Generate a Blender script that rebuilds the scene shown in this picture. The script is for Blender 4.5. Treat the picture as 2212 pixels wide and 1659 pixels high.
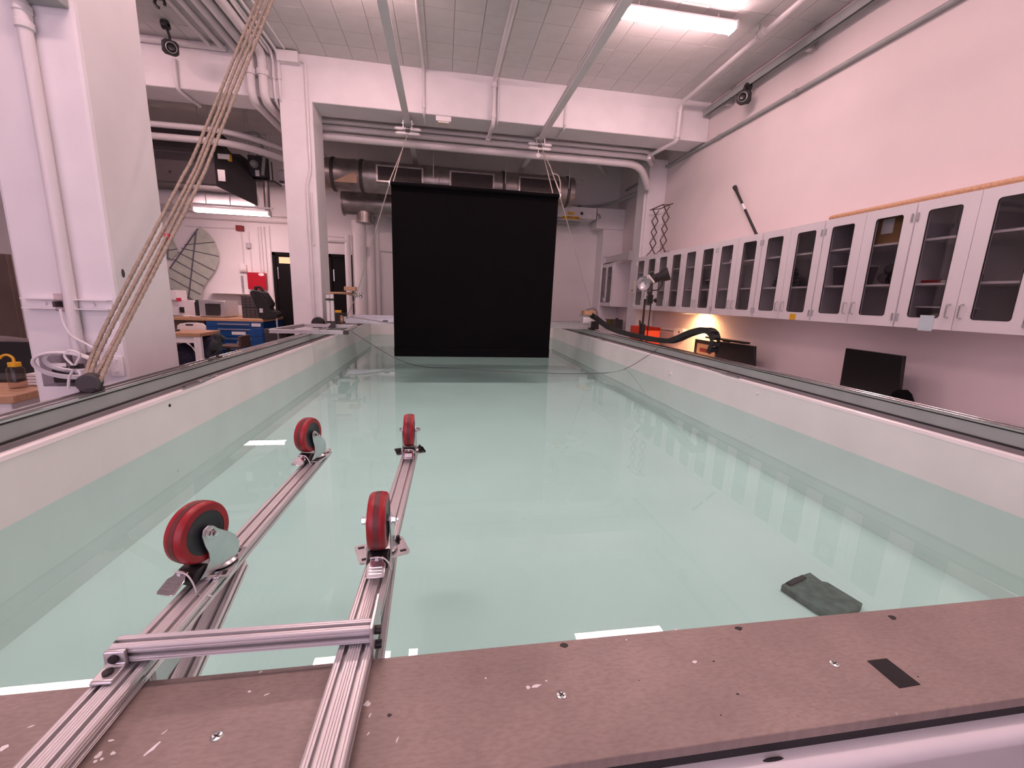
import bpy, math, random
from mathutils import Vector, Matrix
random.seed(7)
for _o in list(bpy.data.objects): bpy.data.objects.remove(_o)
SC = bpy.context.scene; COL = SC.collection
PI = math.pi
# ------------------------------------------------------------------ camera
EYE = Vector((0, 0, 1.5)); FPX = 920.408
def _axes(yaw, pitch, roll):
    cy, sy, cp, sp = math.cos(yaw), math.sin(yaw), math.cos(pitch), math.sin(pitch)
    fw = Vector((sy*cp, cy*cp, sp)); r = Vector((cy, -sy, 0)); u = r.cross(fw)
    cr, sr = math.cos(roll), math.sin(roll)
    return cr*r + sr*u, cr*u - sr*r, fw
CR, CU, CF = _axes(math.radians(9.39189), math.radians(-11.34001), math.radians(2.032))
cam_d = bpy.data.cameras.new('camera'); cam = bpy.data.objects.new('camera', cam_d); COL.objects.link(cam)
cam.matrix_world = Matrix((CR, CU, -CF)).transposed().to_4x4(); cam.location = EYE
cam_d.sensor_fit = 'HORIZONTAL'; cam_d.sensor_width = 36; cam_d.lens = FPX/2212*36; cam_d.clip_start = .02
SC.camera = cam
# ------------------------------------------------------------------ light and exposure
w = bpy.data.worlds.new('world'); SC.world = w; w.use_nodes = True
w.node_tree.nodes['Background'].inputs[0].default_value = (.9, .75, .78, 1)
w.node_tree.nodes['Background'].inputs[1].default_value = .05
SC.view_settings.view_transform = 'Standard'; SC.view_settings.look = 'None'
SC.view_settings.exposure = 0.0; SC.view_settings.gamma = 1; SC.view_settings.use_curve_mapping = False
LCOL = (1.0, .64, .645)           # pinkish fluorescent tubes
LRAD = 74                          # radiance of the lit tubes
try: SC.cycles.use_denoising = True
except Exception: pass
SC.cycles.max_bounces = 10; SC.cycles.diffuse_bounces = 5; SC.cycles.transparent_max_bounces = 16
SC.cycles.sample_clamp_indirect = 6; SC.cycles.caustics_reflective = False; SC.cycles.caustics_refractive = False
# ------------------------------------------------------------------ survey: a sight line met with a known plane gives a point of the room
def Q(px, py, ax, v):
    d = CR*((px-1106)/FPX) - CU*((py-829.5)/FPX) + CF
    i = 'XYZ'.index(ax)
    return EYE + d*((v-EYE[i])/d[i])
def QL(*a): return [Q(*p) for p in a]
# ------------------------------------------------------------------ materials
def srgb(h):
    c = [int(h[i:i+2], 16)/255 for i in (0, 2, 4)]
    return tuple(x/12.92 if x <= .04045 else ((x+.055)/1.055)**2.4 for x in c)
def mat(name, col, rough=.5, metal=0.0, var=.06, scale=6.0, bump=0.0, bscale=60.0, coat=0, emit=None, spec=.5, stretch=None):
    m = bpy.data.materials.new(name); m.use_nodes = True; nt = m.node_tree; N = nt.nodes; L = nt.links
    b = N['Principled BSDF']
    b.inputs['Roughness'].default_value = rough; b.inputs['Metallic'].default_value = metal
    b.inputs['Specular IOR Level'].default_value = spec
    if coat: b.inputs['Coat Weight'].default_value = coat
    tc = N.new('ShaderNodeTexCoord'); src = tc.outputs['Object']
    if stretch:
        mp = N.new('ShaderNodeMapping'); mp.inputs['Scale'].default_value = stretch; L.new(src, mp.inputs[0]); src = mp.outputs[0]
    if var:
        n = N.new('ShaderNodeTexNoise'); n.inputs['Scale'].default_value = scale; n.inputs['Detail'].default_value = 5; L.new(src, n.inputs['Vector'])
        r = N.new('ShaderNodeValToRGB'); L.new(n.outputs['Fac'], r.inputs[0])
        r.color_ramp.elements[0].position = .3; r.color_ramp.elements[1].position = .7
        r.color_ramp.elements[0].color = tuple(max(0, c*(1-var)) for c in col) + (1,)
        r.color_ramp.elements[1].color = tuple(min(1, c*(1+var)) for c in col) + (1,)
        L.new(r.outputs[0], b.inputs['Base Color'])
    else: b.inputs['Base Color'].default_value = tuple(col) + (1,)
    if bump:
        n2 = N.new('ShaderNodeTexNoise'); n2.inputs['Scale'].default_value = bscale; n2.inputs['Detail'].default_value = 3; L.new(src, n2.inputs['Vector'])
        bp = N.new('ShaderNodeBump'); bp.inputs['Strength'].default_value = bump; bp.inputs['Distance'].default_value = .004
        L.new(n2.outputs['Fac'], bp.inputs['Height']); L.new(bp.outputs[0], b.inputs['Normal'])
    if emit:
        b.inputs['Emission Color'].default_value = tuple(emit[0]) + (1,); b.inputs['Emission Strength'].default_value = emit[1]
    return m
def glassy(name, tint, ior=1.45, rough=0.0):
    m = bpy.data.materials.new(name); m.use_nodes = True; nt = m.node_tree; N = nt.nodes; L = nt.links
    N.remove(N['Principled BSDF']); out = N['Material Output']
    t = N.new('ShaderNodeBsdfTransparent'); t.inputs[0].default_value = tuple(tint)+(1,)
    g = N.new('ShaderNodeBsdfGlossy'); g.inputs['Roughness'].default_value = rough
    f = N.new('ShaderNodeFresnel'); ge = N.new('ShaderNodeNewGeometry')
    p = N.new('ShaderNodeMath'); p.operation = 'MULTIPLY_ADD'; p.inputs[1].default_value = -2; p.inputs[2].default_value = 1; L.new(ge.outputs['Backfacing'], p.inputs[0])
    q = N.new('ShaderNodeMath'); q.operation = 'POWER'; q.inputs[0].default_value = ior; L.new(p.outputs[0], q.inputs[1]); L.new(q.outputs[0], f.inputs[0])   # both faces of a thin sheet reflect alike
    x = N.new('ShaderNodeMixShader'); L.new(f.outputs[0], x.inputs[0]); L.new(t.outputs[0], x.inputs[1]); L.new(g.outputs[0], x.inputs[2]); L.new(x.outputs[0], out.inputs[0])
    return m, N, L, f, g
M = {}
M['wall'] = mat('painted_plaster', (.80, .78, .79), .7, var=.025, scale=2, bump=.12, bscale=90)
M['rwall'] = mat('warm_wall_plaster', (.80, .715, .715), .75, var=.025, scale=2, bump=.12, bscale=90)
M['paint'] = mat('white_gloss_paint', (.80, .78, .79), .4, var=.03, scale=3, bump=.05, bscale=40)
M['colpaint'] = mat('column_paint', (.80, .78, .80), .55, var=.035, scale=4, bump=.2, bscale=25)
M['ceil'] = mat('acoustic_tile', (.66, .65, .64), .85, var=.04, scale=5, bump=.15, bscale=120)
M['ceilslab'] = mat('tile_joint', (.22, .21, .20), .9, var=.05)
M['floor'] = mat('concrete_floor', (.30, .29, .28), .6, var=.12, scale=3)
M['lab'] = mat('cabinet_enamel', (.78, .75, .78), .35, var=.02, scale=3)
M['labin'] = mat('shaded_cabinet_interior', (.62, .60, .61), .6, var=.04)  # inside is white; greyed here to put its shade into the colour
M['basin'] = mat('basin_paint', (.88, .87, .85), .5, var=.05, scale=2.5, bump=.05)
M['basinfloor'] = mat('basin_floor_paint', (.90, .94, .92), .6, var=.03, scale=2)
M['rim'] = mat('rim_gelcoat', (.86, .84, .84), .3, var=.03)
M['grey'] = mat('grey_enamel', (.36, .38, .375), .55, var=.06, scale=9)
M['ledge'] = mat('grey_ledge', (.20, .19, .20), .6, var=.08)
M['black'] = mat('black_plastic', (.012, .011, .013), .45, var=.1)
M['blackm'] = mat('matte_black_cloth', (.005, .0048, .0055), .95, var=.1, spec=.05)
M['doorblack'] = mat('black_door_paint', (.007, .006, .007), .7, var=.1, spec=.15)
M['rubber'] = mat('black_rubber', (.02, .02, .021), .7, var=.1)
M['steel'] = mat('zinc_plated_steel', (.62, .66, .66), .28, 1, var=.1, scale=25)
M['chrome'] = mat('chrome', (.75, .74, .75), .12, 1, var=.06, scale=20)
M['alu'] = mat('anodised_aluminium', (.66, .65, .66), .38, .55, var=.04, scale=30, stretch=(40, 1, 40))
M['aluflat'] = mat('machined_aluminium', (.60, .59, .60), .33, .8, var=.06, scale=20)
M['redband'] = mat('worn_red_band', (.13, .022, .022), .5, var=.3, scale=18)
M['red'] = mat('red_polyurethane', (.32, .012, .02), .42, var=.25, scale=14, bump=.05)
M['hub'] = mat('dark_hub_plastic', (.022, .027, .033), .4, var=.1)
M['ply'] = None
M['wood'] = mat('pale_wood', (.55, .33, .19), .5, var=.18, scale=5, stretch=(1, 14, 14))
M['woody'] = mat('bench_wood', (.46, .27, .16), .5, var=.18, scale=4, stretch=(2, 20, 20))
M['brown'] = mat('brown_board', (.10, .065, .055), .6, var=.15)
M['dark'] = mat('dark_grey_metal', (.055, .047, .05), .55, .0, var=.12, scale=5)
M['darker'] = mat('charcoal_metal', (.028, .025, .028), .5, .0, var=.1)
M['duct'] = mat('galvanised_duct', (.34, .31, .30), .36, .75, var=.22, scale=7)
M['blue'] = mat('blue_enamel', (.008, .075, .27), .4, var=.05)
M['redp'] = mat('red_enamel', (.45, .004, .02), .4, var=.06)
M['redd'] = mat('dark_red_enamel', (.22, .02, .02), .5, var=.06)
M['orange'] = mat('orange_red_plastic', (.72, .06, .02), .45, var=.08)
M['yellow'] = mat('yellow_plastic', (.75, .42, .02), .5, var=.06)
M['rope'] = mat('tan_rope', (.40, .33, .265), .9, var=.2, scale=60, bump=.5, bscale=400)
M['cord'] = mat('grey_cord', (.50, .44, .40), .8, var=.1)
M['white'] = mat('white_plastic', (.82, .80, .81), .4, var=.03)
M['paper'] = mat('white_paper', (.85, .84, .84), .8, var=.05)
M['cream'] = mat('cream_plastic', (.74, .70, .62), .45, var=.03)
M['film'] = mat('grey_green_film', (.42, .46, .40), .5, var=.10, scale=9, bump=.3, bscale=8)
M['spar'] = mat('dark_carbon_spar', (.09, .09, .12), .4, var=.1)
M['pipe'] = mat('painted_conduit', (.74, .71, .72), .4, var=.03)
M['cloth'] = mat('dark_navy_cloth', (.012, .012, .03), .9, var=.3, scale=20, bump=.5, bscale=12)
M['fabric'] = mat('grey_fabric', (.13, .11, .11), .9, var=.2, scale=12)
M['card'] = mat('cardboard', (.36, .21, .10), .8, var=.1)
M['slate'] = mat('grey_stone', (.13, .15, .14), .8, var=.35, scale=30, bump=.4, bscale=60)
M['tape'] = mat('black_gaffer_tape', (.012, .011, .013), .8, var=.2, scale=90, bump=.2, bscale=300)
M['feather'] = mat('black_resin', (.010, .010, .012), .6, var=.2)
M['tub'] = glassy('clear_plastic_tub', (.78, .76, .78), 1.4, .15)[0]
M['clear'] = glassy('translucent_bottle', (.86, .80, .80), 1.4, .2)[0]
M['glass'] = glassy('cabinet_glass', (.66, .65, .66), 1.5)[0]  # grey tint also adds shade to the cabinet interiors
M['screen'] = mat('monitor_glass', (.006, .006, .007), .35, var=0)
M['tubeon'] = mat('lit_tube', (1, 1, 1), .5, var=0, emit=(LCOL, LRAD))
M['warm'] = mat('warm_lamp_lens', (1, .9, .8), .5, var=0, emit=((1, .55, .25), 6))
M['lit'] = mat('lit_transom_glass', (.9, .6, .35), .5, var=0, emit=((1, .55, .28), .55))
M['mesh'] = mat('dark_grille', (.03, .018, .016), .6, .3, var=.2)
M['inkred'] = mat('red_label', (.6, .03, .08), .6, var=0)
M['mark'] = mat('scuffed_paint', (.60, .57, .59), .7, var=.1)
def water_mat():
    m, N, L, f, g = glassy('tank_water', (.73, .955, .92), 1.33)
    tc = N.new('ShaderNodeTexCoord'); n = N.new('ShaderNodeTexNoise'); n.inputs['Scale'].default_value = 1.3; n.inputs['Detail'].default_value = 1
    L.new(tc.outputs['Object'], n.inputs['Vector'])
    bp = N.new('ShaderNodeBump'); bp.inputs['Strength'].default_value = .004; bp.inputs['Distance'].default_value = .01
    L.new(n.outputs['Fac'], bp.inputs['Height']); L.new(bp.outputs[0], g.inputs['Normal'])
    return m
M['water'] = water_mat()
def ply_mat():
    m = mat('sealed_plywood', (.285, .228, .205), .40, var=.14, scale=9, bump=.12, bscale=180)
    nt = m.node_tree; N = nt.nodes; L = nt.links; b = N['Principled BSDF']
    tc = N.new('ShaderNodeTexCoord'); mp = N.new('ShaderNodeMapping'); mp.inputs['Scale'].default_value = (14, 40, 1); L.new(tc.outputs['Object'], mp.inputs[0])
    n = N.new('ShaderNodeTexNoise'); n.inputs['Scale'].default_value = 6; n.inputs['Detail'].default_value = 8; L.new(mp.outputs[0], n.inputs['Vector'])
    mx = N.new('ShaderNodeMixRGB'); mx.blend_type = 'MULTIPLY'; mx.inputs[0].default_value = .38
    old = b.inputs['Base Color'].links[0].from_socket
    r = N.new('ShaderNodeValToRGB'); r.color_ramp.elements[0].position = .28; r.color_ramp.elements[0].color = (.55, .50, .48, 1); r.color_ramp.elements[1].position = .6; r.color_ramp.elements[1].color = (1.1, 1.05, 1.05, 1)
    L.new(n.outputs['Fac'], r.inputs[0]); L.new(old, mx.inputs[1]); L.new(r.outputs[0], mx.inputs[2]); L.new(mx.outputs[0], b.inputs['Base Color'])
    return m
M['ply'] = ply_mat()
# ------------------------------------------------------------------ mesh builder
def perp(d):
    d = Vector(d).normalized(); a = Vector((0, 0, 1)) if abs(d.z) < .9 else Vector((1, 0, 0))
    u = d.cross(a).normalized(); return u, d.cross(u).normalized()
class MB:
    def __init__(s): s.v = []; s.f = []
    def add(s, vs, fs):
        o = len(s.v); s.v += [tuple(p) for p in vs]; s.f += [tuple(i+o for i in f) for f in fs]; return s
    def box(s, x0, x1, y0, y1, z0, z1):
        x0, x1 = sorted((x0, x1)); y0, y1 = sorted((y0, y1)); z0, z1 = sorted((z0, z1))
        return s.add([(x, y, z) for z in (z0, z1) for y in (y0, y1) for x in (x0, x1)],
                     [(0, 2, 3, 1), (4, 5, 7, 6), (0, 1, 5, 4), (2, 6, 7, 3), (0, 4, 6, 2), (1, 3, 7, 5)])
    def obox(s, c, ax, ay, az):   # centre and three half-extent vectors
        c = Vector(c); ax, ay, az = Vector(ax), Vector(ay), Vector(az)
        vs = [c + sx*ax + sy*ay + sz*az for sz in (-1, 1) for sy in (-1, 1) for sx in (-1, 1)]
        return s.add(vs, [(0, 2, 3, 1), (4, 5, 7, 6), (0, 1, 5, 4), (2, 6, 7, 3), (0, 4, 6, 2), (1, 3, 7, 5)])
    def bar(s, p, q, wd, ht, up=(0, 0, 1)):
        p, q = Vector(p), Vector(q); d = (q-p).normalized(); r = d.cross(Vector(up)).normalized(); u = r.cross(d)
        return s.obox((p+q)/2, r*wd/2, (q-p)/2, u*ht/2)
    def cyl(s, p, q, r, n=14, r2=None, cap=True):
        p, q = Vector(p), Vector(q); r2 = r if r2 is None else r2; u, v = perp(q-p)
        vs = [p + r*(math.cos(2*PI*i/n)*u + math.sin(2*PI*i/n)*v) for i in range(n)] + [q + r2*(math.cos(2*PI*i/n)*u + math.sin(2*PI*i/n)*v) for i in range(n)]
        fs = [(i, (i+1) % n, n+(i+1) % n, n+i) for i in range(n)]
        if cap: fs += [tuple(range(n))[::-1], tuple(range(n, 2*n))]
        return s.add(vs, fs)
    def tube(s, pts, r, n=8, closed=False, radii=None):
        pts = [Vector(p) for p in pts]; k = len(pts); vs = []; u = None
        for i, p in enumerate(pts):
            a = pts[(i-1) % k] if (closed or i) else p; b = pts[(i+1) % k] if (closed or i < k-1) else p
            d = (b-a).normalized()
            if u is None: u, _ = perp(d)
            u = (u - d*u.dot(d)).normalized(); v = d.cross(u); rr = radii[i] if radii else r
            vs += [p + rr*(math.cos(2*PI*j/n)*u + math.sin(2*PI*j/n)*v) for j in range(n)]
        fs = []
        for i in range(k if closed else k-1):
            a, b = i*n, ((i+1) % k)*n
            fs += [(a+j, a+(j+1) % n, b+(j+1) % n, b+j) for j in range(n)]
        if not closed: fs += [tuple(range(n))[::-1], tuple(range((k-1)*n, k*n))]
        return s.add(vs, fs)
    def twist(s, path, r, lay, step=.005, n=9):   # laid rope of three strands along a path
        ln = [0]
        for a, b in zip(path[:-1], path[1:]): ln.append(ln[-1]+(b-a).length)
        k = int(ln[-1]/step); vs = []; i0 = 0; u = None
        for i in range(k+1):
            t = ln[-1]*i/k
            while i0 < len(ln)-2 and ln[i0+1] < t: i0 += 1
            c = path[i0].lerp(path[i0+1], (t-ln[i0])/(ln[i0+1]-ln[i0])); d = (path[i0+1]-path[i0]).normalized()
            if u is None: u, _ = perp(d)
            u = (u - d*u.dot(d)).normalized(); v = d.cross(u); a0 = t/lay*2*PI
            for j in range(n):
                a = 2*PI*j/n; rr = r*(.72 + .28*math.cos(3*(a-a0)))
                vs.append(c + rr*(math.cos(a)*u + math.sin(a)*v))
        fs = [(i*n+j, i*n+(j+1) % n, (i+1)*n+(j+1) % n, (i+1)*n+j) for i in range(k) for j in range(n)]
        return s.add(vs, fs)
    def prism(s, poly, o, ax, ay, az):    # polygon in (ax, ay) at origin o, extruded by az
        o, ax, ay, az = Vector(o), Vector(ax), Vector(ay), Vector(az); n = len(poly)
        a = [o + ax*x + ay*y for x, y in poly]
        fs = [tuple(range(n))[::-1], tuple(range(n, 2*n))] + [(i, (i+1) % n, n+(i+1) % n, n+i) for i in range(n)]
        return s.add(a + [p+az for p in a], fs)
    def lathe(s, prof, o, axis, n=24):
        o = Vector(o); ax = Vector(axis).normalized(); u, v = perp(ax); k = len(prof)
        vs = [o + ax*z + r*(math.cos(2*PI*j/n)*u + math.sin(2*PI*j/n)*v) for r, z in prof for j in range(n)]
        fs = [(i*n+j, i*n+(j+1) % n, (i+1)*n+(j+1) % n, (i+1)*n+j) for i in range(k-1) for j in range(n)]
        ring = prof[0] == prof[-1]
        if prof[0][0] > 1e-6 and not ring: fs.append(tuple(range(n))[::-1])
        if prof[-1][0] > 1e-6 and not ring: fs.append(tuple(range((k-1)*n, k*n)))
        return s.add(vs, fs)
    def ball(s, c, r, n=14, m=9, R=None):
        rx, ry, rz = r if isinstance(r, (tuple, list)) else (r, r, r); c = Vector(c); vs = []
        for i in range(m+1):
            t = PI*i/m
            for j in range(n):
                p = Vector((rx*math.sin(t)*math.cos(2*PI*j/n), ry*math.sin(t)*math.sin(2*PI*j/n), rz*math.cos(t)))
                vs.append(c + (R @ p if R else p))
        return s.add(vs, [(i*n+j, (i+1)*n+j, (i+1)*n+(j+1) % n, i*n+(j+1) % n) for i in range(m) for j in range(n)])
    def obj(s, name, m, smooth=35, bevel=0, base=None):
        me = bpy.data.meshes.new(name); vs = s.v
        if base is None:
            xs, ys, zs = zip(*vs); base = Vector(((min(xs)+max(xs))/2, (min(ys)+max(ys))/2, min(zs)))
        if base is not None: vs = [tuple(Vector(p)-Vector(base)) for p in vs]
        me.from_pydata(vs, [], s.f); me.materials.append(m)
        me.validate()
        if smooth:
            me.polygons.foreach_set('use_smooth', [True]*len(me.polygons)); me.set_sharp_from_angle(angle=math.radians(smooth))
        me.update(); o = bpy.data.objects.new(name, me); COL.objects.link(o)
        if base is not None: o.location = base
        if bevel:
            b = o.modifiers.new('bevel', 'BEVEL'); b.width = bevel; b.segments = 2; b.limit_method = 'ANGLE'; b.angle_limit = math.radians(40)
        return o
# every part mesh lives in world coordinates at identity; only top-level objects carry a location
def tag(o, label, cat, group=None, kind=None):
    if label: o['label'] = label
    if cat: o['category'] = cat
    if group: o['group'] = group
    if kind: o['kind'] = kind
    return o
def thing(name, label, cat, loc, group=None):
    o = bpy.data.objects.new(name, None); o.empty_display_size = .05; COL.objects.link(o); o.location = loc
    return tag(o, label, cat, group)
def part(mb, name, m, parent, label=None, smooth=35, bevel=0, kind=None):
    """a mesh in world coordinates, parented so that it stays where it is"""
    o = mb.obj(name, m, smooth, bevel, base=(0, 0, 0))
    o.parent = parent
    t = parent
    while t.parent is not None: t = t.parent
    o.matrix_parent_inverse = Matrix.Translation(Vector(t.location)).inverted() if parent is t else Matrix.Identity(4)
    if label: o['label'] = label
    if kind: o['kind'] = kind
    return o
def solo(mb, name, m, label, cat, group=None, smooth=35, bevel=0, kind=None):
    return tag(mb.obj(name, m, smooth, bevel), label, cat, group, kind)
def struct(mb, name, m, label=None, smooth=None, bevel=0):
    o = mb.obj(name, m, smooth, bevel, base=(0, 0, 0)); o['kind'] = 'structure'
    if label: o['label'] = label
    return o
def copy_tree(o, loc=None, rot=None):
    def cp(x, par):
        c = x.copy(); COL.objects.link(c)
        if par is not None: c.parent = par; c.matrix_parent_inverse = x.matrix_parent_inverse.copy()
        for ch in list(kids.get(x.name, [])): cp(ch, c)
        return c
    kids = {}
    def walk(x):
        kids[x.name] = list(x.children)
        for ch in x.children: walk(ch)
    walk(o); c = cp(o, None)
    if loc is not None: c.location = loc
    if rot is not None: c.rotation_euler = rot
    return c
def bez(pts, k=8):   # smooth path through points (Catmull-Rom)
    P = [Vector(p) for p in pts]; P = [2*P[0]-P[1]] + P + [2*P[-1]-P[-2]]; out = []
    for i in range(1, len(P)-2):
        a, b, c, d = P[i-1:i+3]
        for j in range(k):
            t = j/k; out.append(.5*((2*b) + (c-a)*t + (2*a-5*b+4*c-d)*t*t + (3*b-a-3*c+d)*t**3))
    return out + [P[-2]]
def bend(pts, r=.06, k=5):    # polyline with rounded corners
    P = [Vector(p) for p in pts]; out = [P[0]]
    for i in range(1, len(P)-1):
        a, b, c = P[i-1:i+2]; da, dc = (a-b), (c-b); rr = min(r, da.length*.45, dc.length*.45)
        p, q = b+da.normalized()*rr, b+dc.normalized()*rr
        out += [(1-t)**2*p + 2*t*(1-t)*b + t*t*q for t in [j/k for j in range(k+1)]]
    return out + [P[-1]]
def text(s, size, loc, rot, m, parent, name='lettering', align='CENTER'):
    cu = bpy.data.curves.new(name, 'FONT'); cu.body = s; cu.size = size; cu.align_x = align; cu.align_y = 'CENTER'; cu.extrude = .0006
    o = bpy.data.objects.new(name, cu); COL.objects.link(o)
    me = bpy.data.meshes.new_from_object(o.evaluated_get(bpy.context.evaluated_depsgraph_get())); bpy.data.objects.remove(o)
    me.materials.clear(); me.materials.append(m); o = bpy.data.objects.new(name, me); COL.objects.link(o); o.location = loc; o.rotation_euler = rot
    o.parent = parent; o.matrix_parent_inverse = Matrix.Translation(Vector(parent.location)).inverted() if parent.parent is None else Matrix.Identity(4)
    return o
# slotted extrusion: section of nx by nz cells of side c, centred at (0,0)
def tslot(nx, nz, c):
    a, lip, dp, wi = .13*c, .10*c, .30*c, .26*c
    def side(L, n):
        out = []
        for i in range(n):
            m0 = -L/2 + c*(i+.5)
            for g in (-.43, -.27): out += [(m0+(g-.03)*c, 0), (m0+g*c, -.035*c), (m0+(g+.03)*c, 0)]
            out += [(m0-a, 0), (m0-a, -lip), (m0-wi, -lip*1.4), (m0-wi*.6, -dp), (m0+wi*.6, -dp), (m0+wi, -lip*1.4), (m0+a, -lip), (m0+a, 0)]
            for g in (.27, .43): out += [(m0+(g-.03)*c, 0), (m0+g*c, -.035*c), (m0+(g+.03)*c, 0)]
        return out
    W, H = nx*c, nz*c; P = []; ch = .05*c
    for (t, n, L, D) in ((0, nx, W, H/2), (1, nz, H, W/2), (2, nx, W, H/2), (3, nz, H, W/2)):
        pts = [(-L/2+ch, 0)] + side(L, n) + [(L/2-ch, 0)]
        for u, v in pts:
            x, y = u, D+v     # along +u at distance D outward
            for _ in range(t): x, y = y, -x
            P.append((x, y))
    return P[::-1]
def extr(mb, p, q, nx, nz, c, up=(0, 0, 1)):
    p, q = Vector(p), Vector(q); d = (q-p).normalized(); r = d.cross(Vector(up)).normalized(); u = r.cross(d)
    return mb.prism(tslot(nx, nz, c), p, r, u, q-p)
# ================================================================== the room
WX, FY, CZ = 3.78, 9.40, 4.34           # right wall, far wall, ceiling
struct(MB().box(-8.5, WX, -3, FY, -.1, 0), 'floor', M['floor'], 'grey concrete floor of the laboratory')
struct(MB().box(WX, WX+.15, -3, FY+.15, 0, CZ+.2), 'wall_right', M['rwall'], 'tall white plaster wall above the glazed cabinets')
struct(MB().box(-8.65, WX, FY, FY+.15, 0, CZ+.2), 'wall_far', M['wall'], 'white far wall with the doors and the blue workbench')
struct(MB().box(-8.65, -8.5, -3, FY, 0, CZ+.2), 'wall_left', M['wall'], 'white wall at the far left of the laboratory')
struct(MB().box(-8.65, WX+.15, -3.15, -3, 0, CZ+.2), 'wall_near', M['wall'], 'white wall behind the viewer')
cl = struct(MB().box(-8.5, WX, -3, FY, CZ+.012, CZ+.2), 'ceiling', M['ceil'], 'white tiled ceiling')
sp = struct(MB().box(-3.55, WX-.02, 3.3, 6.242, CZ+.009, CZ+.012), 'trim_1', M['ceilslab'], 'dark joints of the ceiling tiles')
tile = None
for i in range(24):
    for j in range(9):
        x, y = WX-.165-.305*i, 6.085-.305*j
        if x < -2.3 and y < 4.3 or x < -3.6: continue
        if tile is None:
            tile = MB().box(-.1503, .1503, -.1503, .1503, -.006, .006).obj('tile', M['ceil'], 0, 0, base=(0, 0, 0)); t = tile
        else: t = tile.copy(); COL.objects.link(t)
        t.location = (x, y, CZ+.004 + random.uniform(-.0012, .0012)); t.parent = cl
struct(MB().box(-8.5, WX, 6.242, 6.68, 3.817, CZ+.012), 'trim_2', M['colpaint'], 'white concrete beam crossing the room overhead', bevel=.012)
struct(MB().box(-2.007, -1.622, 6.236, 6.69, 0, 3.83), 'trim_3', M['colpaint'], 'white column carrying the beam on the far left of the tank', bevel=.012)
c1 = struct(MB().box(-2.045, -1.622, 2.47, 2.93, 0, CZ), 'trim_4', M['colpaint'], 'thick white column nearest the viewer on the left', bevel=.018)
struct(MB().box(3.45, WX, 7.345, 7.78, 0, 3.9), 'trim_5', M['colpaint'], 'white wall column at the end of the glazed cabinets', bevel=.012)
struct(MB().box(3.33, WX, 9.02, FY, 0, 3.0), 'trim_6', M['colpaint'], 'white pillar in the far right corner', bevel=.01)
struct(MB().box(Q(1290, 465, 'Y', 9.0).x, WX, 9.0, FY, 3.0, Q(1300, 449, 'Y', 9.0).z), 'trim_7', M['colpaint'], 'white boxed soffit in the far right corner', bevel=.01)
# far wall panelling right of the black screen
struct(MB().box(1.3, 2.62, FY-.02, FY, 0.1, 1.95).box(1.3, 3.0, FY-.012, FY, 1.95, 2.5), 'trim_8', M['wall'], 'flush panels of the far wall beside the black screen')
# doors
def door(n, x0, x1, z1, lab, transom):
    f = struct(MB().box(x0, x0+.06, FY-.05, FY, 0, z1).box(x1-.06, x1, FY-.05, FY, 0, z1).box(x0, x1, FY-.05, FY, z1-.06, z1), n, M['doorblack'], lab)
    part(MB().box(x0+.06, x1-.06, FY-.03, FY, 0, z1-.06), 'door_leaf', M['doorblack'], f, bevel=.004)
    part(MB().box(x0+.085, x0+.105, FY-.055, FY-.03, 1.72, 1.95), 'hinge', M['steel'], f)
    part(MB().cyl((x1-.16, FY-.09, 1.0), (x1-.05, FY-.09, 1.0), .012).cyl((x1-.1, FY-.09, 1.0), (x1-.1, FY-.03, 1.0), .016), 'door_handle', M['steel'], f)
    if transom: part(MB().box(x0+.12, x1-.12, FY-.036, FY-.03, z1-.21, z1-.09), 'glazing', M['lit'], f)
    return f
door('door_1', -3.33, -2.35, 2.235, 'black door with a lit transom strip beside the red panel', True)
door('door_2', -2.28, -1.30, 2.25, 'black door behind the column at the far end of the tank', False)
# ================================================================== the wave tank
RIMZ, WZ, RT = .972, .745, 1.068       # lip, water level, top of the side rails
XL, XR, YN, YF = -1.345, 2.19, .545, 8.42
tank = thing('water_tank', 'long white water tank with grey rails along both sides', 'tank', (.42, 4.4, 0))
def panels(x0, x1, cuts, lab=None):
    for a, b in zip(cuts[:-1], cuts[1:]):
        part(MB().box(x0, x1, a+.001, b-.001, 0.3, RIMZ-.012), 'basin_panel', M['basin'], tank, bevel=.003)
panels(XL-.055, XL, (YN-.06, 4.75, 5.5, 6.9, YF))
panels(XR, XR+.055, (YN-.06, 6.1, YF))
part(MB().box(XL, XR, YF, YF+.05, .3, RIMZ), 'end_panel', M['basin'], tank)
part(MB().box(XL, XR, YN-.055, YN, .3, RIMZ-.016), 'end_panel', M['basin'], tank)
part(MB().box(XL-.05, XR+.05, YN-.05, YF+.05, .30, .38), 'basin_floor', M['basinfloor'], tank)
part(MB().box(XL-.12, XR+.12, .39, YF+.1, 0, .3), 'plinth', M['grey'], tank)
def rim(x, s):          # rounded white lip on the basin edge
    a = [(0, -.02), (.004, -.006), (.012, 0), (.05, 0), (.058, -.006), (.058, -.02)]
    return MB().prism([(s*u, v) for u, v in (a if s > 0 else a[::-1])], (x, YN-.06, RIMZ), (1, 0, 0), (0, 0, 1), (0, YF-YN+.06, 0))
part(rim(XL+.004, -1), 'rim', M['rim'], tank)
part(rim(XR-.004, 1), 'rim', M['rim'], tank)
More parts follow.
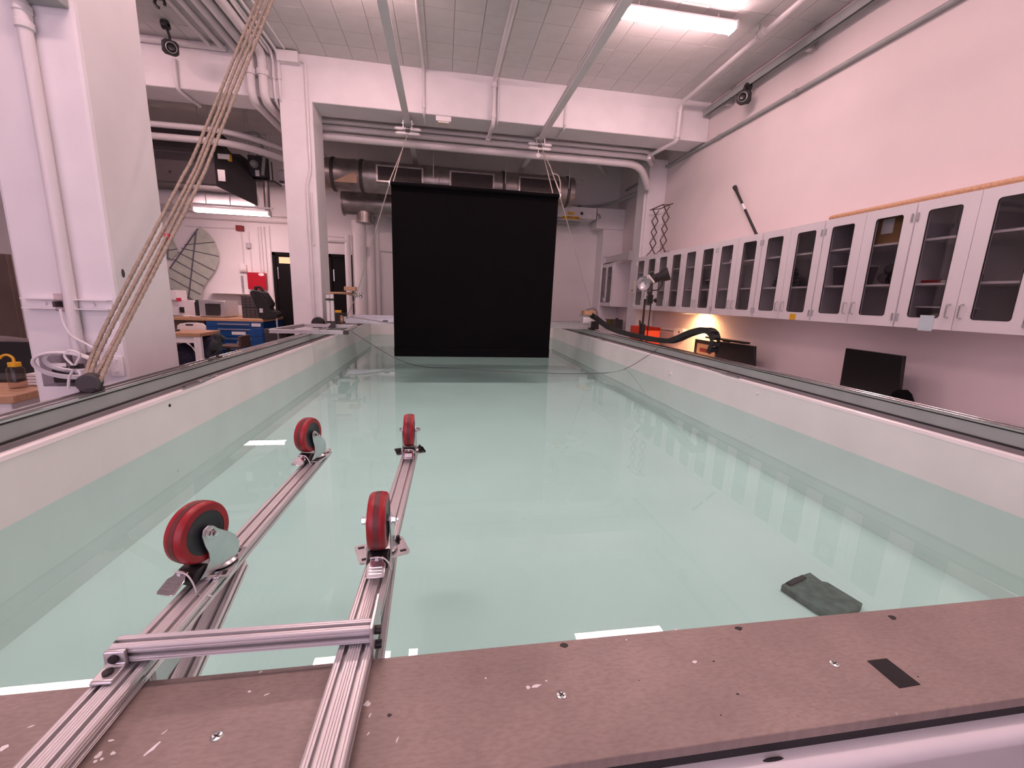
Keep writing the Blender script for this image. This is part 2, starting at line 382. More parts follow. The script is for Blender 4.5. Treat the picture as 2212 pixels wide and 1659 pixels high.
for s, x0, x1, xo in ((-1, XL-.05, -1.375, -1.475), (1, XR+.05, 2.222, 2.322)):
    part(MB().prism([(x0-s*.03, .90), (x0-s*.03, RIMZ-.004), (x1-s*.008, RIMZ+.016), (x1, RIMZ+.020), (xo, RIMZ+.020), (xo, .90)], (0, .40, 0), (1, 0, 0), (0, 0, 1), (0, YF-.30, 0)), 'ledge', M['ledge'], tank)
    part(MB().box(x0+s*.01, xo-s*.01, .42, YF+.08, .3, .90), 'side_panel', M['grey'], tank)
    b = part(MB().box(x1, xo, .40, YF+.1, RIMZ+.020, RT-.008), 'rail_beam', M['grey'], tank, bevel=.003)
    part(MB().box(x1-s*.004, x1+s*.01, .40, YF+.1, RIMZ+.020, RIMZ+.027), 'gasket', M['rubber'], b)
    part(MB().box(x1-s*.002, x1+s*.01, .40, YF+.1, RT-.016, RT-.010), 'gasket', M['rubber'], b)
    part(MB().box(x1+s*.003, x1+s*.014, .40, YF+.1, RT-.008, RT-.003), 'edge_strip', M['chrome'], b)
    part(MB().cyl((x1+s*.035, .4, RT-.006), (x1+s*.035, YF+.1, RT-.006), .006), 'guide_rod', M['chrome'], b)
    part(MB().box(x1+s*.045, xo-s*.012, .40, YF+.1, RT-.008, RT-.004), 'wear_strip', M['dark'], b)
    part(MB().cyl((x1+s*.08, .4, RT-.006), (x1+s*.08, YF+.1, RT-.006), .006), 'guide_rod', M['chrome'], b)
# clamps on the lips, drain fittings and bolts in the basin wall
def lip_clamp(p, s, lab):
    t = thing('lip_clamp', lab, 'clamp', p)
    x, y, z = p
    part(MB().box(x-s*.012, x+s*.03, y-.19, y+.03, z, z+.004), 'base_plate', M['aluflat'], t)
    part(MB().box(x-s*.008, x+s*.026, y-.02, y+.09, z+.004, z+.016), 'block', M['aluflat'], t, bevel=.002)
    part(MB().cyl((x+s*.008, y-.15, z+.002), (x+s*.008, y-.15, z+.0075), .006), 'screw', M['black'], t)
    part(MB().tube(bez([(x, y+.09, z+.008), (x, y+.15, z+.012), (x+s*.004, y+.18, z+.008)], 4), .005), 'lever', M['aluflat'], t)
lip_clamp((XL-.012, 2.62, RIMZ), -1, 'flat metal clamp on the white lip at the left')
lip_clamp((XR+.012, 3.02, RIMZ), 1, 'flat metal clamp on the white lip at the right')
lip_clamp((XR+.012, 5.75, RIMZ), 1, 'flat metal clamp on the right lip near the black screen')
for p, r in (((XR, 3.80, .835), .03), ((XR, 2.62, .905), .014)):
    part(MB().lathe([(r, 0), (r, .004), (r*.75, .007), (r*.7, .004), (r*.5, .004), (r*.45, .018), (.001, .02)], p, (-1, 0, 0)), 'wall_fitting', M['white'], tank)
part(MB().cyl((XL-.002, 2.30, .918), (XL+.002, 2.30, .918), .008), 'bolt_hole', M['black'], tank)
# near deck and front lip
part(MB().box(XL-.1, XR+.1, .384, .50, .30, .940), 'front_panel', M['rim'], tank)
fl = [(.384, .942), (.376, .942), (.368, .940), (.362, .935), (.359, .927), (.361, .917), (.368, .908), (.374, .902), (.374, .3), (.384, .3)]
part(MB().box(XL-.1, XR+.1, .383, .40, .940, .957), 'gap_shade_strip', M['rubber'], tank)  # black strip stands in for the shade in the gap below the deck
part(MB().prism([(y, z) for y, z in fl], (XL-.1, 0, 0), (0, 1, 0), (0, 0, 1), (XR-XL+.3, 0, 0)), 'front_lip', M['rim'], tank, smooth=50)
h = Q(1668, 1652, 'Y', .374)
part(MB().ball((h.x, .374, h.z), (.022, .003, .012), 16, 6), 'hole', M['black'], tank)
deck = thing('plywood_deck', 'worn brown plywood deck across the near end of the tank', 'deck', (.42, .47, .957))
part(MB().box(XL-.09, XR+.14, .381, .559, .957, RIMZ), 'board', M['ply'], deck, bevel=.0012)
def screw(px, py):
    p = Q(px, py, 'Z', RIMZ)
    o = part(MB().lathe([(.0068, -.002), (.0068, .0004), (.0055, .0011), (.001, .0012)], p, (0, 0, 1), 20), 'screw', M['steel'], deck)
    a = random.uniform(0, PI/2); b = MB()
    for k in (0, PI/2):
        d = Vector((math.cos(a+k), math.sin(a+k), 0)); b.bar(p+d*.0042+Vector((0, 0, .0012)), p-d*.0042+Vector((0, 0, .0012)), .0014, .0006)
    part(b, 'cross_slot', M['black'], o)
for q in ((468, 1591), (1213, 1501), (1803, 1434)): screw(*q)
def blob(mb, p, r, n=9, sx=1, sy=1, a=0):
    c, s_ = math.cos(a), math.sin(a); pts = []
    for k in range(n):
        t = 2*PI*k/n; rr = r*random.uniform(.55, 1.15); x, y = rr*sx*math.cos(t), rr*sy*math.sin(t)
        pts.append((c*x-s_*y, s_*x+c*y))
    mb.prism(pts, Vector(p)+Vector((0, 0, -.0004)), (1, 0, 0), (0, 1, 0), (0, 0, .0008))
b = MB()
for px, py, r, sx, sy, a in ((329, 1618, .0055, .45, 1.6, -.5), (214, 1631, .004, 1, 1, 0), (245, 1627, .003, 1, .8, 0), (1158, 1482, .0055, 1.5, .6, .1), (1141, 1485, .003, 1, 1, 0), (793, 1520, .0055, 1, 1, 0),
        (1501, 1430, .004, 1.2, .7, .2), (240, 1600, .003, 1.2, .5, 0), (10, 1615, .004, 1, 1, 0), (66, 1570, .002, 2, .6, .3), (858, 1598, .002, .4, 2, -.3), (799, 1546, .002, .5, 2, -.3), (355, 1582, .0018, .5, 2.4, -.6), (577, 1500, .002, 1.8, .6, .4), (539, 1494, .002, 1, 1, 0),
        (1049, 1465, .0015, 1, 1, 0), (1180, 1471, .0015, 1, 1, 0), (1937, 1542, .001, .5, 2, 0), (795, 1586, .0022, .5, 1.6, -.4), (220, 1640, .002, 1, 1, 0), (206, 1645, .002, 1, 1, 0), (1353, 1382, .0022, .6, 1.2, 0), (1460, 1360, .004, 1, .6, 0), (563, 1452, .002, 1.3, .7, 0)):
    blob(b, Q(px, py, 'Z', RIMZ), r, 9, sx, sy, a)
part(b, 'paint_splash', M['paper'], deck, kind='stuff')
b = MB()
for px, py, r in ((1542, 1429, .0022), (1593, 1499, .0024), (1983, 1462, .0014), (842, 1545, .003), (1219, 1394, .006), (1594, 1357, .007), (1927, 1334, .007), (1380, 1470, .001), (1557, 1545, .0012)):
    p = Q(px, py, 'Z', RIMZ); blob(b, p, r, 8, 1.2, .8)
part(b, 'dark_spot', M['black'], deck, kind='stuff')
c = [Q(*p, 'Z', RIMZ) for p in ((1873, 1428), (1915, 1423), (1988, 1479), (1943, 1487))]
solo(MB().prism([(p.x, p.y) for p in c[::-1]], (0, 0, RIMZ), (1, 0, 0), (0, 1, 0), (0, 0, .0009)), 'tape_strip', M['tape'], 'short strip of black cloth tape stuck on the brown deck', 'tape', smooth=0)
# water
wm = MB(); nx, ny = 8, 16
xs = [XL + (XR-XL)*i/nx for i in range(nx+1)]; ys = [YN + (YF-YN)*j/ny for j in range(ny+1)]
wm.add([(x, y, WZ) for y in ys for x in xs], [(j*(nx+1)+i, j*(nx+1)+i+1, (j+1)*(nx+1)+i+1, (j+1)*(nx+1)+i) for j in range(ny) for i in range(nx)])
solo(wm, 'water', M['water'], 'still pale teal water filling the tank', 'water', kind='stuff', smooth=0)
# slab lying on the basin floor
c = [Q(*p, 'Z', .41) for p in ((1688, 1262), (1714, 1247), (1750, 1235), (1776, 1254), (1788, 1256), (1864, 1302), (1859, 1310), (1800, 1334))]
bb = MB().prism([(p.x, p.y) for p in c[::-1]], (0, 0, .38), (1, 0, 0), (0, 1, 0), (0, 0, .028))
sl = thing('sunken_slab', 'mottled grey slab lying under the water near the brown deck', 'slab', (c[0].x, c[0].y, .38))
part(bb, 'slab_body', M['slate'], sl, bevel=.003)
p, q = Q(1703, 1263, 'Z', .41), Q(1737, 1247, 'Z', .41)
part(MB().bar(p, q, .018, .012), 'notch', M['rubber'], sl)
# ================================================================== upturned caster frame lying on the deck
RD = Vector((.0164, .9995, -.0259)).normalized(); RU = Vector((.0004, .0259, .9997)).normalized(); RX = RD.cross(RU).normalized()
CELL = .0235
frame = thing('caster_frame', 'aluminium frame with four red wheels lying upturned over the deck and water', 'frame', (-.27, .47, RIMZ))
RAIL = {}
for k, c0, in (('r', Vector((-.1276, .39, 1.0))), ('l', Vector((-.4219, .39, 1.001)))):
    b = MB(); extr(b, c0 - RD*.22 - RU*CELL/2, c0 + RD*1.085 - RU*CELL/2, 2, 1, CELL, RU); part(b, 'rail', M['alu'], frame, smooth=0)
    RAIL[k] = c0
    # brace and post under the rail
    a = c0 + RD*.175 - RU*CELL; b2 = c0 + RD*.46 - RU*(CELL+.012)
    pb = Vector((a.x, .602, .72)); b = MB(); extr(b, pb, Vector((a.x, .602, a.z)), 1, 1, CELL, (0, 1, 0)); part(b, 'post', M['alu'], frame, smooth=0)
    b = MB(); extr(b, Vector((a.x, .625, .865)), b2, 2, 1, CELL, RU); part(b, 'brace', M['alu'], frame, smooth=0)
    part(MB().box(a.x+.012, a.x+.016, .585, .66, .93, .972), 'gusset_plate', M['aluflat'], frame)
bar_c = Vector((0, .5735, 1.0115))
b = MB(); extr(b, (-.440, .5745, 1.0125), (-.1035, .5735, 1.0085), 1, 1, CELL); part(b, 'crossbar', M['alu'], frame, smooth=0, bevel=.0008)
# end plate with two black bolts at the right, angle bracket with two bolts at the left
ep = part(MB().box(-.1035, -.0985, .553, .628, .974, 1.029), 'end_plate', M['aluflat'], frame, bevel=.001)
for y, z in ((.572, 1.010), (.572, .985)):
    part(MB().cyl((-.0985, y, z), (-.090, y, z), .0062, 14).cyl((-.090, y, z), (-.0895, y, z), .005, 14), 'bolt', M['black'], ep)
bx0, bx1 = -.442, -.417
br = part(MB().prism([(.5618, 1.0235), (.558, 1.0235), (.5565, 1.021), (.5565, 1.006), (.553, 1.0035), (.532, 1.0035), (.530, 1.0015), (.530, .9985), (.5618, .9985)], (bx0, 0, 0), (0, 1, 0), (0, 0, 1), (bx1-bx0, 0, 0)), 'angle_bracket', M['aluflat'], frame, bevel=.001)
part(MB().cyl((-.4295, .5565, 1.0135), (-.4295, .5535, 1.0135), .0062, 16), 'bolt', M['black'], br)
part(MB().cyl((-.4295, .544, 1.0035), (-.4295, .544, 1.0065), .0062, 16), 'bolt', M['black'], br)
def caster(c0, s, yaw, plate_yaw, tie, R=.0535):
    o = c0 + RD*s                      # swivel centre on the rail top
    ca, sa = math.cos(yaw), math.sin(yaw)
    fx = RX*ca + RD*sa; fy = -RX*sa + RD*ca; fz = RU       # fork axes: fy points away, the wheel trails towards -fy
    W = lambda x, y, z: o + fx*x + fy*y + fz*z
    hc = .086; off = -.036; hw = .0165
    # fork: two cheeks and a black bridge
    b = MB()
    prof = [(-.062, .012), (-.050, .010), (-.018, .010), (.012, .009), (.024, .017), (.027, .034), (.020, .052), (.004, .068), (-.016, .084), (-.026, .095), (-.036, .100), (-.046, .097), (-.050, .086), (-.046, .066), (-.040, .050), (-.040, .034), (-.050, .022)]
    for sx in (-1, 1):
        b.prism(prof, W(sx*.0215 - .0012, 0, 0), fy, fz, fx*.0024)
    b.lathe([(.029, .0055), (.031, .009), (.026, .013), (.001, .014)], W(0, 0, 0), fz, 24)
    cs = part(b, 'caster', M['steel'], frame, bevel=.0006)
    rb = MB(); g = [(-.006, .0), (.0, .0)]
    tread = [(R*.72, -hw), (R*.93, -hw*.98), (R*.985, -hw*.75), (R, -hw*.3), (R, hw*.3), (R*.985, hw*.75), (R*.93, hw*.98), (R*.72, hw), (R*.72, -hw)]
    part(rb.lathe(tread, W(0, off, hc), fx, 40), 'tread', M['red'], cs)
    part(MB().lathe([(R*.95, -hw*.32), (R+.0004, -hw*.3), (R+.0006, hw*.3), (R*.95, hw*.32)], W(0, off, hc), fx, 40), 'worn_band', M['redband'], cs)
    part(MB().lathe([(.012, -hw*1.0), (R*.55, -hw*.9), (R*.60, -hw*.98), (R*.72, -hw*.95), (R*.74, -hw*.6), (R*.74, hw*.6), (R*.72, hw*.95), (R*.60, hw*.98), (R*.55, hw*.9), (.012, hw*1.0)], W(0, off, hc), fx, 32), 'hub', M['hub'], cs)
    part(MB().lathe([(.0075, -.031), (.0075, -.024), (.005, -.024), (.005, .023), (.0095, .023), (.0095, .0245), (.0072, .0245), (.0072, .031), (.0045, .033), (.0045, .036), (.001, .0365)], W(0, off, hc), fx, 6), 'axle_bolt', M['chrome'], cs)
    # mounting plate, turned on the rail, with slotted corners
    pa, pb = math.cos(plate_yaw), math.sin(plate_yaw); px = RX*pa + RD*pb; py = -RX*pb + RD*pa
    a, c, r = .049, .034, .007; ol = []
    for sx, sy, q in ((1, 1, 0), (-1, 1, 1), (-1, -1, 2), (1, -1, 3)):
        for k in range(4):
            t = PI/2*q + PI/6*k; ol.append((sx*(a-r) + r*math.cos(t), sy*(c-r) + r*math.sin(t)))
    part(MB().prism(ol, o + RU*.0005, px, py, RU*.0035), 'mounting_plate', M['chrome'], cs)
    for sx in (-1, 1):
        for sy in (-1, 1):
            e = o + px*sx*.037 + py*sy*.022 + RU*.0041
            part(MB().bar(e - px*.006, e + px*.006, .007, .0008, RU), 'slot_hole', M['rubber'], cs)
    part(MB().cyl(o + px*.037 + py*.022 + RU*.004, o + px*.037 + py*.022 + RU*.013, .004, 10), 'stud', M['black'], cs)
    # black brake block between the cheeks, pedal towards the viewer
    part(MB().prism([(-.034, .011), (-.036, .026), (-.050, .031), (-.062, .028), (-.074, .017), (-.074, .007), (-.060, .009)], W(-.019, 0, 0), fy, fz, fx*.038), 'brake_block', M['black'], cs, bevel=.002)
    pts = [(-.0105, -.070), (.0105, -.070), (.0115, -.080), (.0165, -.086), (.0165, -.108), (.014, -.112), (-.014, -.112), (-.0165, -.108), (-.0165, -.086), (-.0115, -.080)]
    tilt = (fy*.89 + fz*.46).normalized(); tz = fx.cross(tilt)
    pb0 = W(0, -.070, .030) + tilt*.070
    pd = part(MB().prism(pts, pb0, fx, tilt, tz*.0028), 'brake_pedal', M['chrome'], cs, bevel=.0012)
    rg = MB()
    for yy in (-.092, -.098, -.104): rg.cyl(pb0 + tilt*yy + tz*.0026 - fx*.011, pb0 + tilt*yy + tz*.0026 + fx*.011, .0014, 8)
    part(rg, 'pedal_rib', M['chrome'], cs)
    e = pb0 + tilt*-.076 + tz*.003
    part(MB().obox(e, fx*.003, fy*.0035, fz*.003).tube(bez([e - fx*.012 + fz*.002, e + fz*.003, e + fx*.013, e + fx*.022 - fz*.012, e + fx*.026 - fz*.024] + ([e + fx*.030 - fz*.034, e + fx*.044 - fz*.034, e + fx*.058 - fz*.033] if tie else []), 4), .0014, 6), 'cable_tie', M['white'], cs)
caster(RAIL['l'], .405, math.radians(-17), math.radians(97), True)
caster(RAIL['r'], .42, math.radians(2), math.radians(20), False)
caster(RAIL['l'], .995, math.radians(-13), math.radians(80), False)
caster(RAIL['r'], 1.035, math.radians(2), math.radians(15), False)
# ================================================================== black screen hung over the water
SY = 5.50
scr = thing('black_screen', 'large black cloth screen hanging down to the water', 'screen', (.40, SY, .735))
part(MB().prism([(-.606, 2.775), (1.414, 2.775), (1.392, .742), (-.604, .735)], (0, SY+.006, 0), (1, 0, 0), (0, 0, 1), (0, .01, 0)), 'fabric', M['blackm'], scr)
part(MB().cyl((-.612, SY-.012, 2.765), (1.418, SY-.012, 2.765), .026, 18), 'top_roller', M['blackm'], scr)
part(MB().prism([(-.606, .845), (1.394, .86), (1.392, .742), (-.604, .735)], (0, SY-.008, 0), (1, 0, 0), (0, 0, 1), (0, .012, 0)), 'hem', M['blackm'], scr)
for x in (-.62, 1.425): part(MB().cyl((x-.008, SY-.012, 2.765), (x+.008, SY-.012, 2.765), .03, 14), 'roller_end', M['white'], scr)
# overhead tracks
for x, lab in ((-.478, 'grey overhead track running towards the left hanger of the black screen'), (1.368, 'grey overhead track running towards the right hanger of the black screen')):
    t = thing('ceiling_track', lab, 'track', (x, 5.2, 3.735), 'overhead tracks')
    part(MB().prism([(-.04, 0), (.04, 0), (.04, .008), (.006, .012), (.006, .06), (.03, .066), (.03, .074), (-.03, .074), (-.03, .066), (-.006, .06), (-.006, .012), (-.04, .008)], (x, 2.0, 3.735), (1, 0, 0), (0, 0, 1), (0, 6.6, 0)), 'track_beam', M['grey'] if 0 else M['paint'], t)
    for y in (3.0, 6.4):
        part(MB().box(x-.035, x+.035, y-.04, y+.04, 3.809, 3.83 if y > 6 else CZ+.006), 'hanger_plate', M['paint'], t)
def trolley(x, y, hook, lab):
    t = thing('track_trolley', lab, 'trolley', (x, y, 3.58))
    z = 3.735
    for s in (-1, 1):
        part(MB().box(x+s*.052, x+s*.062, y-.045, y+.045, z-.075, z+.05), 'cheek_plate', M['aluflat'], t, bevel=.003)
        for yy in (-.025, .025): part(MB().cyl((x+s*.030, y+yy, z+.02), (x+s*.05, y+yy, z+.02), .016, 12), 'roller', M['white'], t)
        part(MB().cyl((x+s*.062, y, z+.018), (x+s*.078, y, z+.018), .012, 8), 'nut', M['white'], t)
    for zz, dx in ((-.05, .16), (-.105, .15)):
        part(MB().lathe([(.001, -dx-.02), (.015, -dx), (.021, -dx+.012), (.021, dx-.012), (.015, dx), (.001, dx+.02)], (x, y, z+zz), (1, 0, 0), 12), 'cross_pin', M['white'], t)
    part(MB().box(x-.03, x+.03, y-.02, y+.02, z-.1, z-.03), 'spacer', M['dark'], t)
    if hook:
        part(MB().tube([(x-.02, y, z-.1), (x-.02, y, z-.16)], .006).lathe([(.001, -.012), (.03, -.01), (.034, 0), (.03, .01), (.001, .012)], (x-.02, y, z-.20), (0, 1, 0), 16), 'pulley_wheel', M['white'], t)
    return t
T1 = Vector((-.478, 6.45, 3.735)); T2 = Vector((1.368, 6.55, 3.735))
trolley(T1.x, T1.y, False, 'white roller trolley clamped under the left overhead track')
trolley(T2.x, T2.y, True, 'white roller trolley with a small hanging pulley under the right track')
def line(name, pts, r, m, lab, cat, group=None, k=1):
    return solo(MB().tube(bez(pts, 6) if k > 1 else pts, r, 6), name, M[m], lab, cat, group)
line('suspension_cord', [T1 + Vector((0, 0, -.1)), (-.53, 6.1, 3.3), (-.62, SY-.012, 2.79)], .006, 'cord', 'cord from the left trolley down to the left end of the roller', 'cord')
line('suspension_cord', [(-.53, 6.1, 3.3), (-.585, SY+.05, 2.80)], .006, 'cord', 'second shorter cord beside the left suspension cord', 'cord')
line('suspension_cord', [T2 + Vector((.03, 0, -.1)), (1.345, SY+.03, 2.80)], .006, 'cord', 'thin cord from the right trolley to the inner end of the roller', 'cord')
line('suspension_cord', [T2 + Vector((.03, 0, -.1)), (1.40, 6.0, 3.25), (1.425, SY-.012, 2.79)], .006, 'cord', 'cord with a dangling loop at the right end of the roller', 'cord')
lp = Vector((1.41, 5.85, 3.12)); line('cord_loop', [lp, lp+Vector((.07, -.05, -.05)), lp+Vector((.09, -.1, -.25)), lp+Vector((.05, -.12, -.2)), lp+Vector((.02, -.1, -.12))], .006, 'cord', 'spare loop of cord dangling beside the right end of the screen', 'cord', k=2)
line('guy_cord', [(-.62, SY-.012, 2.765), Q(770, 638, 'Y', 6.12), Q(748, 688, 'Y', 6.36)], .006, 'cord', 'long cord slanting from the screen down to the gantry at the left', 'cord')
line('guy_cord', [(1.425, SY-.012, 2.765), Q(1277, 664, 'Y', 6.42)], .006, 'cord', 'long cord slanting from the screen down to the motor at the right', 'cord')
# ================================================================== gantry across the far end of the tank
GY, GZ = 6.41, RT
gan = thing('gantry', 'aluminium gantry beam spanning the tank behind the black screen', 'gantry', (.45, GY, GZ))
b = MB()
part(MB().box(-1.39, 2.23, GY-.035, GY-.005, GZ+.006, GZ+.10).box(-1.39, 2.23, GY-.045, GY-.035, GZ+.088, GZ+.10).box(-1.39, 2.23, GY-.045, GY-.035, GZ+.006, GZ+.018), 'front_beam', M['aluflat'], gan, bevel=.002)
part(MB().box(-1.28, 2.23, GY+.10, GY+.14, GZ+.04, GZ+.125), 'rear_beam', M['aluflat'], gan, bevel=.002)
for x in (-1.42, 2.27): part(MB().box(x-.055, x+.055, GY-.06, GY+.17, GZ, GZ+.03), 'carriage', M['dark'], gan)
part(MB().box(-.85, -.78, GY-.05, GY-.045, GZ+.045, GZ+.062), 'cable_clip', M['black'], gan)
part(MB().lathe([(.001, -.02), (.05, -.02), (.062, -.012), (.062, .012), (.05, .02), (.001, .02)], Q(738, 691, 'Y', GY-.03), (1, .25, 0), 20), 'end_pulley', M['woody'], gan)
part(MB().tube(bez([(-1.32, GY-.05, GZ+.1), (-1.0, GY-.06, GZ+.06), (-.75, GY-.055, GZ+.03), (-.3, GY-.06, GZ+.06)], 8), .006), 'drive_cable', M['cord'], gan)
MX = 2.135
mo = thing('motor_unit', 'pale motor block with a wooden top at the right end of the gantry', 'motor', (MX+0.070, GY+.05, GZ+.03))
part(MB().box(MX+0.000, MX+0.230, GY-.02, GY+.16, GZ+.03, GZ+.20).box(MX+0.020, MX+0.040, GY-.03, GY-.02, GZ+.05, GZ+.17).box(MX+0.190, MX+0.210, GY-.03, GY-.02, GZ+.05, GZ+.17), 'motor_housing', M['white'], mo, bevel=.004)
part(MB().box(MX+-0.010, MX+0.240, GY-.03, GY+.16, GZ+.20, GZ+.225), 'top_plate', M['aluflat'], mo)
part(MB().box(MX+0.010, MX+0.200, GY-.02, GY+.14, GZ+.225, GZ+.29), 'wood_block', M['wood'], mo, bevel=.004)
part(MB().tube(bez([(MX+0.030, GY, GZ+.29), (MX+0.090, GY-.02, GZ+.32), (MX+0.190, GY-.03, GZ+.30), (MX+0.230, GY-.04, GZ+.22)], 6), .004).tube(bez([(MX+0.070, GY, GZ+.29), (MX+0.140, GY-.02, GZ+.33), (MX+0.200, GY-.03, GZ+.29), (MX+0.190, GY-.05, GZ+.15)], 6), .004), 'wiring', M['dark'], mo)
part(MB().box(MX+0.125, MX+0.230, GY-.10, GY-.03, GZ+.01, GZ+.13), 'connector_box', M['black'], mo)
# cable chain along the right rail
CHX = 2.272
path = bez([Q(1277, 681, 'Y', 6.30), Q(1287, 687, 'Y', 6.26)] + [Q(x, y, 'X', CHX) for x, y in ((1304, 700), (1324, 711), (1350, 720), (1398, 731), (1441, 737), (1462, 733), (1490, 721), (1515, 714), (1532, 715), (1542, 724), (1545, 741), (1537, 762))], 10)
chain = thing('cable_chain', 'black cable chain looping along the right rail of the tank', 'chain', (CHX, 5.2, RT))
ln = 0; lens = [0]
for a, c in zip(path[:-1], path[1:]): ln += (c-a).length; lens.append(ln)
n = 58; link = None; step = ln/n
def at_len(t):
    for i in range(len(lens)-1):
        if lens[i+1] >= t: return path[i].lerp(path[i+1], (t-lens[i])/max(1e-9, lens[i+1]-lens[i])), (path[i+1]-path[i]).normalized()
    return path[-1], (path[-1]-path[-2]).normalized()
for i in range(n):
    p, d = at_len((i+.5)*step); r = d.cross(Vector((1, 0, 0))).normalized()
    if link is None:
        hh, hw = .024, .036
        link = part(MB().box(-hw, -hw+.008, -step*.56, step*.56, -hh, hh).box(hw-.008, hw, -step*.5, step*.5, -hh, hh).box(-hw, hw, -step*.22, step*.22, hh-.006, hh).box(-hw, hw, -step*.22, step*.22, -hh, -hh+.006), 'link', M['rubber'], chain, smooth=0); L_ = link
    else:
        L_ = link.copy(); COL.objects.link(L_)
    x = d.cross(r if r.z > 0 else -r).normalized(); z = x.cross(d)
    L_.parent = chain; L_.matrix_parent_inverse = Matrix.Translation(Vector(chain.location)).inverted()
    L_.matrix_basis = Matrix.Translation(p + Vector((0, 0, .002))) @ Matrix((x, d, z)).transposed().to_4x4()
# thin line lying across the tank
line('trailing_line', [(-1.10, 5.2, RT+.02), Q(876, 783, 'Z', WZ+.004), Q(1000, 797, 'Z', WZ+.004), Q(1180, 806, 'Z', WZ+.004), Q(1300, 806, 'Z', WZ+.004), Q(1350, 797, 'Y', 4.6), Q(1403, 766, 'X', XR), Q(1432, 745, 'X', 2.24)], .0028, 'dark', 'thin dark line trailing across the water between both rails', 'line', k=2)
# aluminium frame lying over the left rail
LZ = RT
lf = thing('extrusion_frame', 'flat frame of aluminium extrusions lying across the left rail', 'frame', (-1.4, 5.2, LZ))
A, B_, C_, D_ = Vector((-1.775, 4.71, LZ+.02)), Vector((-1.012, 4.73, LZ+.02)), Vector((-1.71, 5.63, LZ+.02)), Vector((-1.076, 5.63, LZ+.02))
b = MB(); extr(b, A, B_, 1, 1, .04); part(b, 'front_bar', M['alu'], lf, smooth=0)
b = MB(); extr(b, C_, D_, 1, 1, .04); part(b, 'rear_bar', M['alu'], lf, smooth=0)
b = MB(); extr(b, A+Vector((.02, .02, 0)), C_+Vector((.0, -.02, 0)), 1, 1, .04); part(b, 'side_bar', M['alu'], lf, smooth=0)
b = MB(); extr(b, B_+Vector((-.02, .02, 0)), D_+Vector((-.0, -.02, 0)), 1, 1, .04); part(b, 'side_bar', M['alu'], lf, smooth=0)
for p in (A, B_): part(MB().box(p.x-.024, p.x+.024, p.y-.022, p.y+.022, LZ-.001, LZ+.041), 'corner_block', M['dark'], lf)
part(MB().box(-1.335, -1.27, 4.69, 4.703, LZ-.0, LZ+.062), 'bracket_plate', M['aluflat'], lf)
part(MB().prism([(0, 0), (.09, 0), (.09, .07), (.06, .07)], (-1.40, 5.55, LZ+.0), (1, 0, 0), (0, 0, 1), (0, .02, 0)), 'gusset', M['dark'], lf)
# ------------------------------------------------------------------ tan ropes and pulley at the left
rp = thing('rope_tackle', 'thick tan twisted ropes slanting up from a grey pulley block on the left rail', 'rope', (-1.43, 1.96, RT))
pc = Q(194, 826, 'X', -1.43)
part(MB().lathe([(.001, -.028), (.034, -.028), (.038, -.024), (.038, -.016), (.030, -.010), (.030, .010), (.038, .016), (.038, .024), (.034, .028), (.001, .028)], (pc.x, pc.y, RT+.034), (.35, -.9, 0), 28), 'pulley_wheel', M['dark'], rp)
part(MB().box(pc.x-.02, pc.x+.03, pc.y-.03, pc.y+.03, RT, RT+.014), 'pulley_base', M['darker'], rp)
for pts in (((180, 834), (222, 716), (385, 400), (432, 305), (556, 0)), ((188, 826), (236, 716), (404, 400), (446, 305), (566, 0)), ((205, 813), (258, 716), (414, 400), (455, 305), (579, 0)), ((214, 826), (266, 716), (428, 400), (468, 305), (589, 0))):
    P_ = [Q(*q, 'Y', 1.965+1.5*(1-q[1]/830)) for q in pts]
    e = P_[-1] + (P_[-1]-P_[-2])*((CZ-.01-P_[-1].z)/(P_[-1].z-P_[-2].z))
    part(MB().twist(bez(P_+[e], 6), .0105, .034), 'rope_strand', M['rope'], rp, smooth=60)
part(MB().box(*[f(v) for v in (Q(362, 512, 'Y', 2.53).x,) for f in (lambda v: v-.012, lambda v: v+.012)], 2.52, 2.54, Q(362, 512, 'Y', 2.53).z-.015, Q(362, 512, 'Y', 2.53).z+.015), 'pink_tag', M['inkred'], rp)
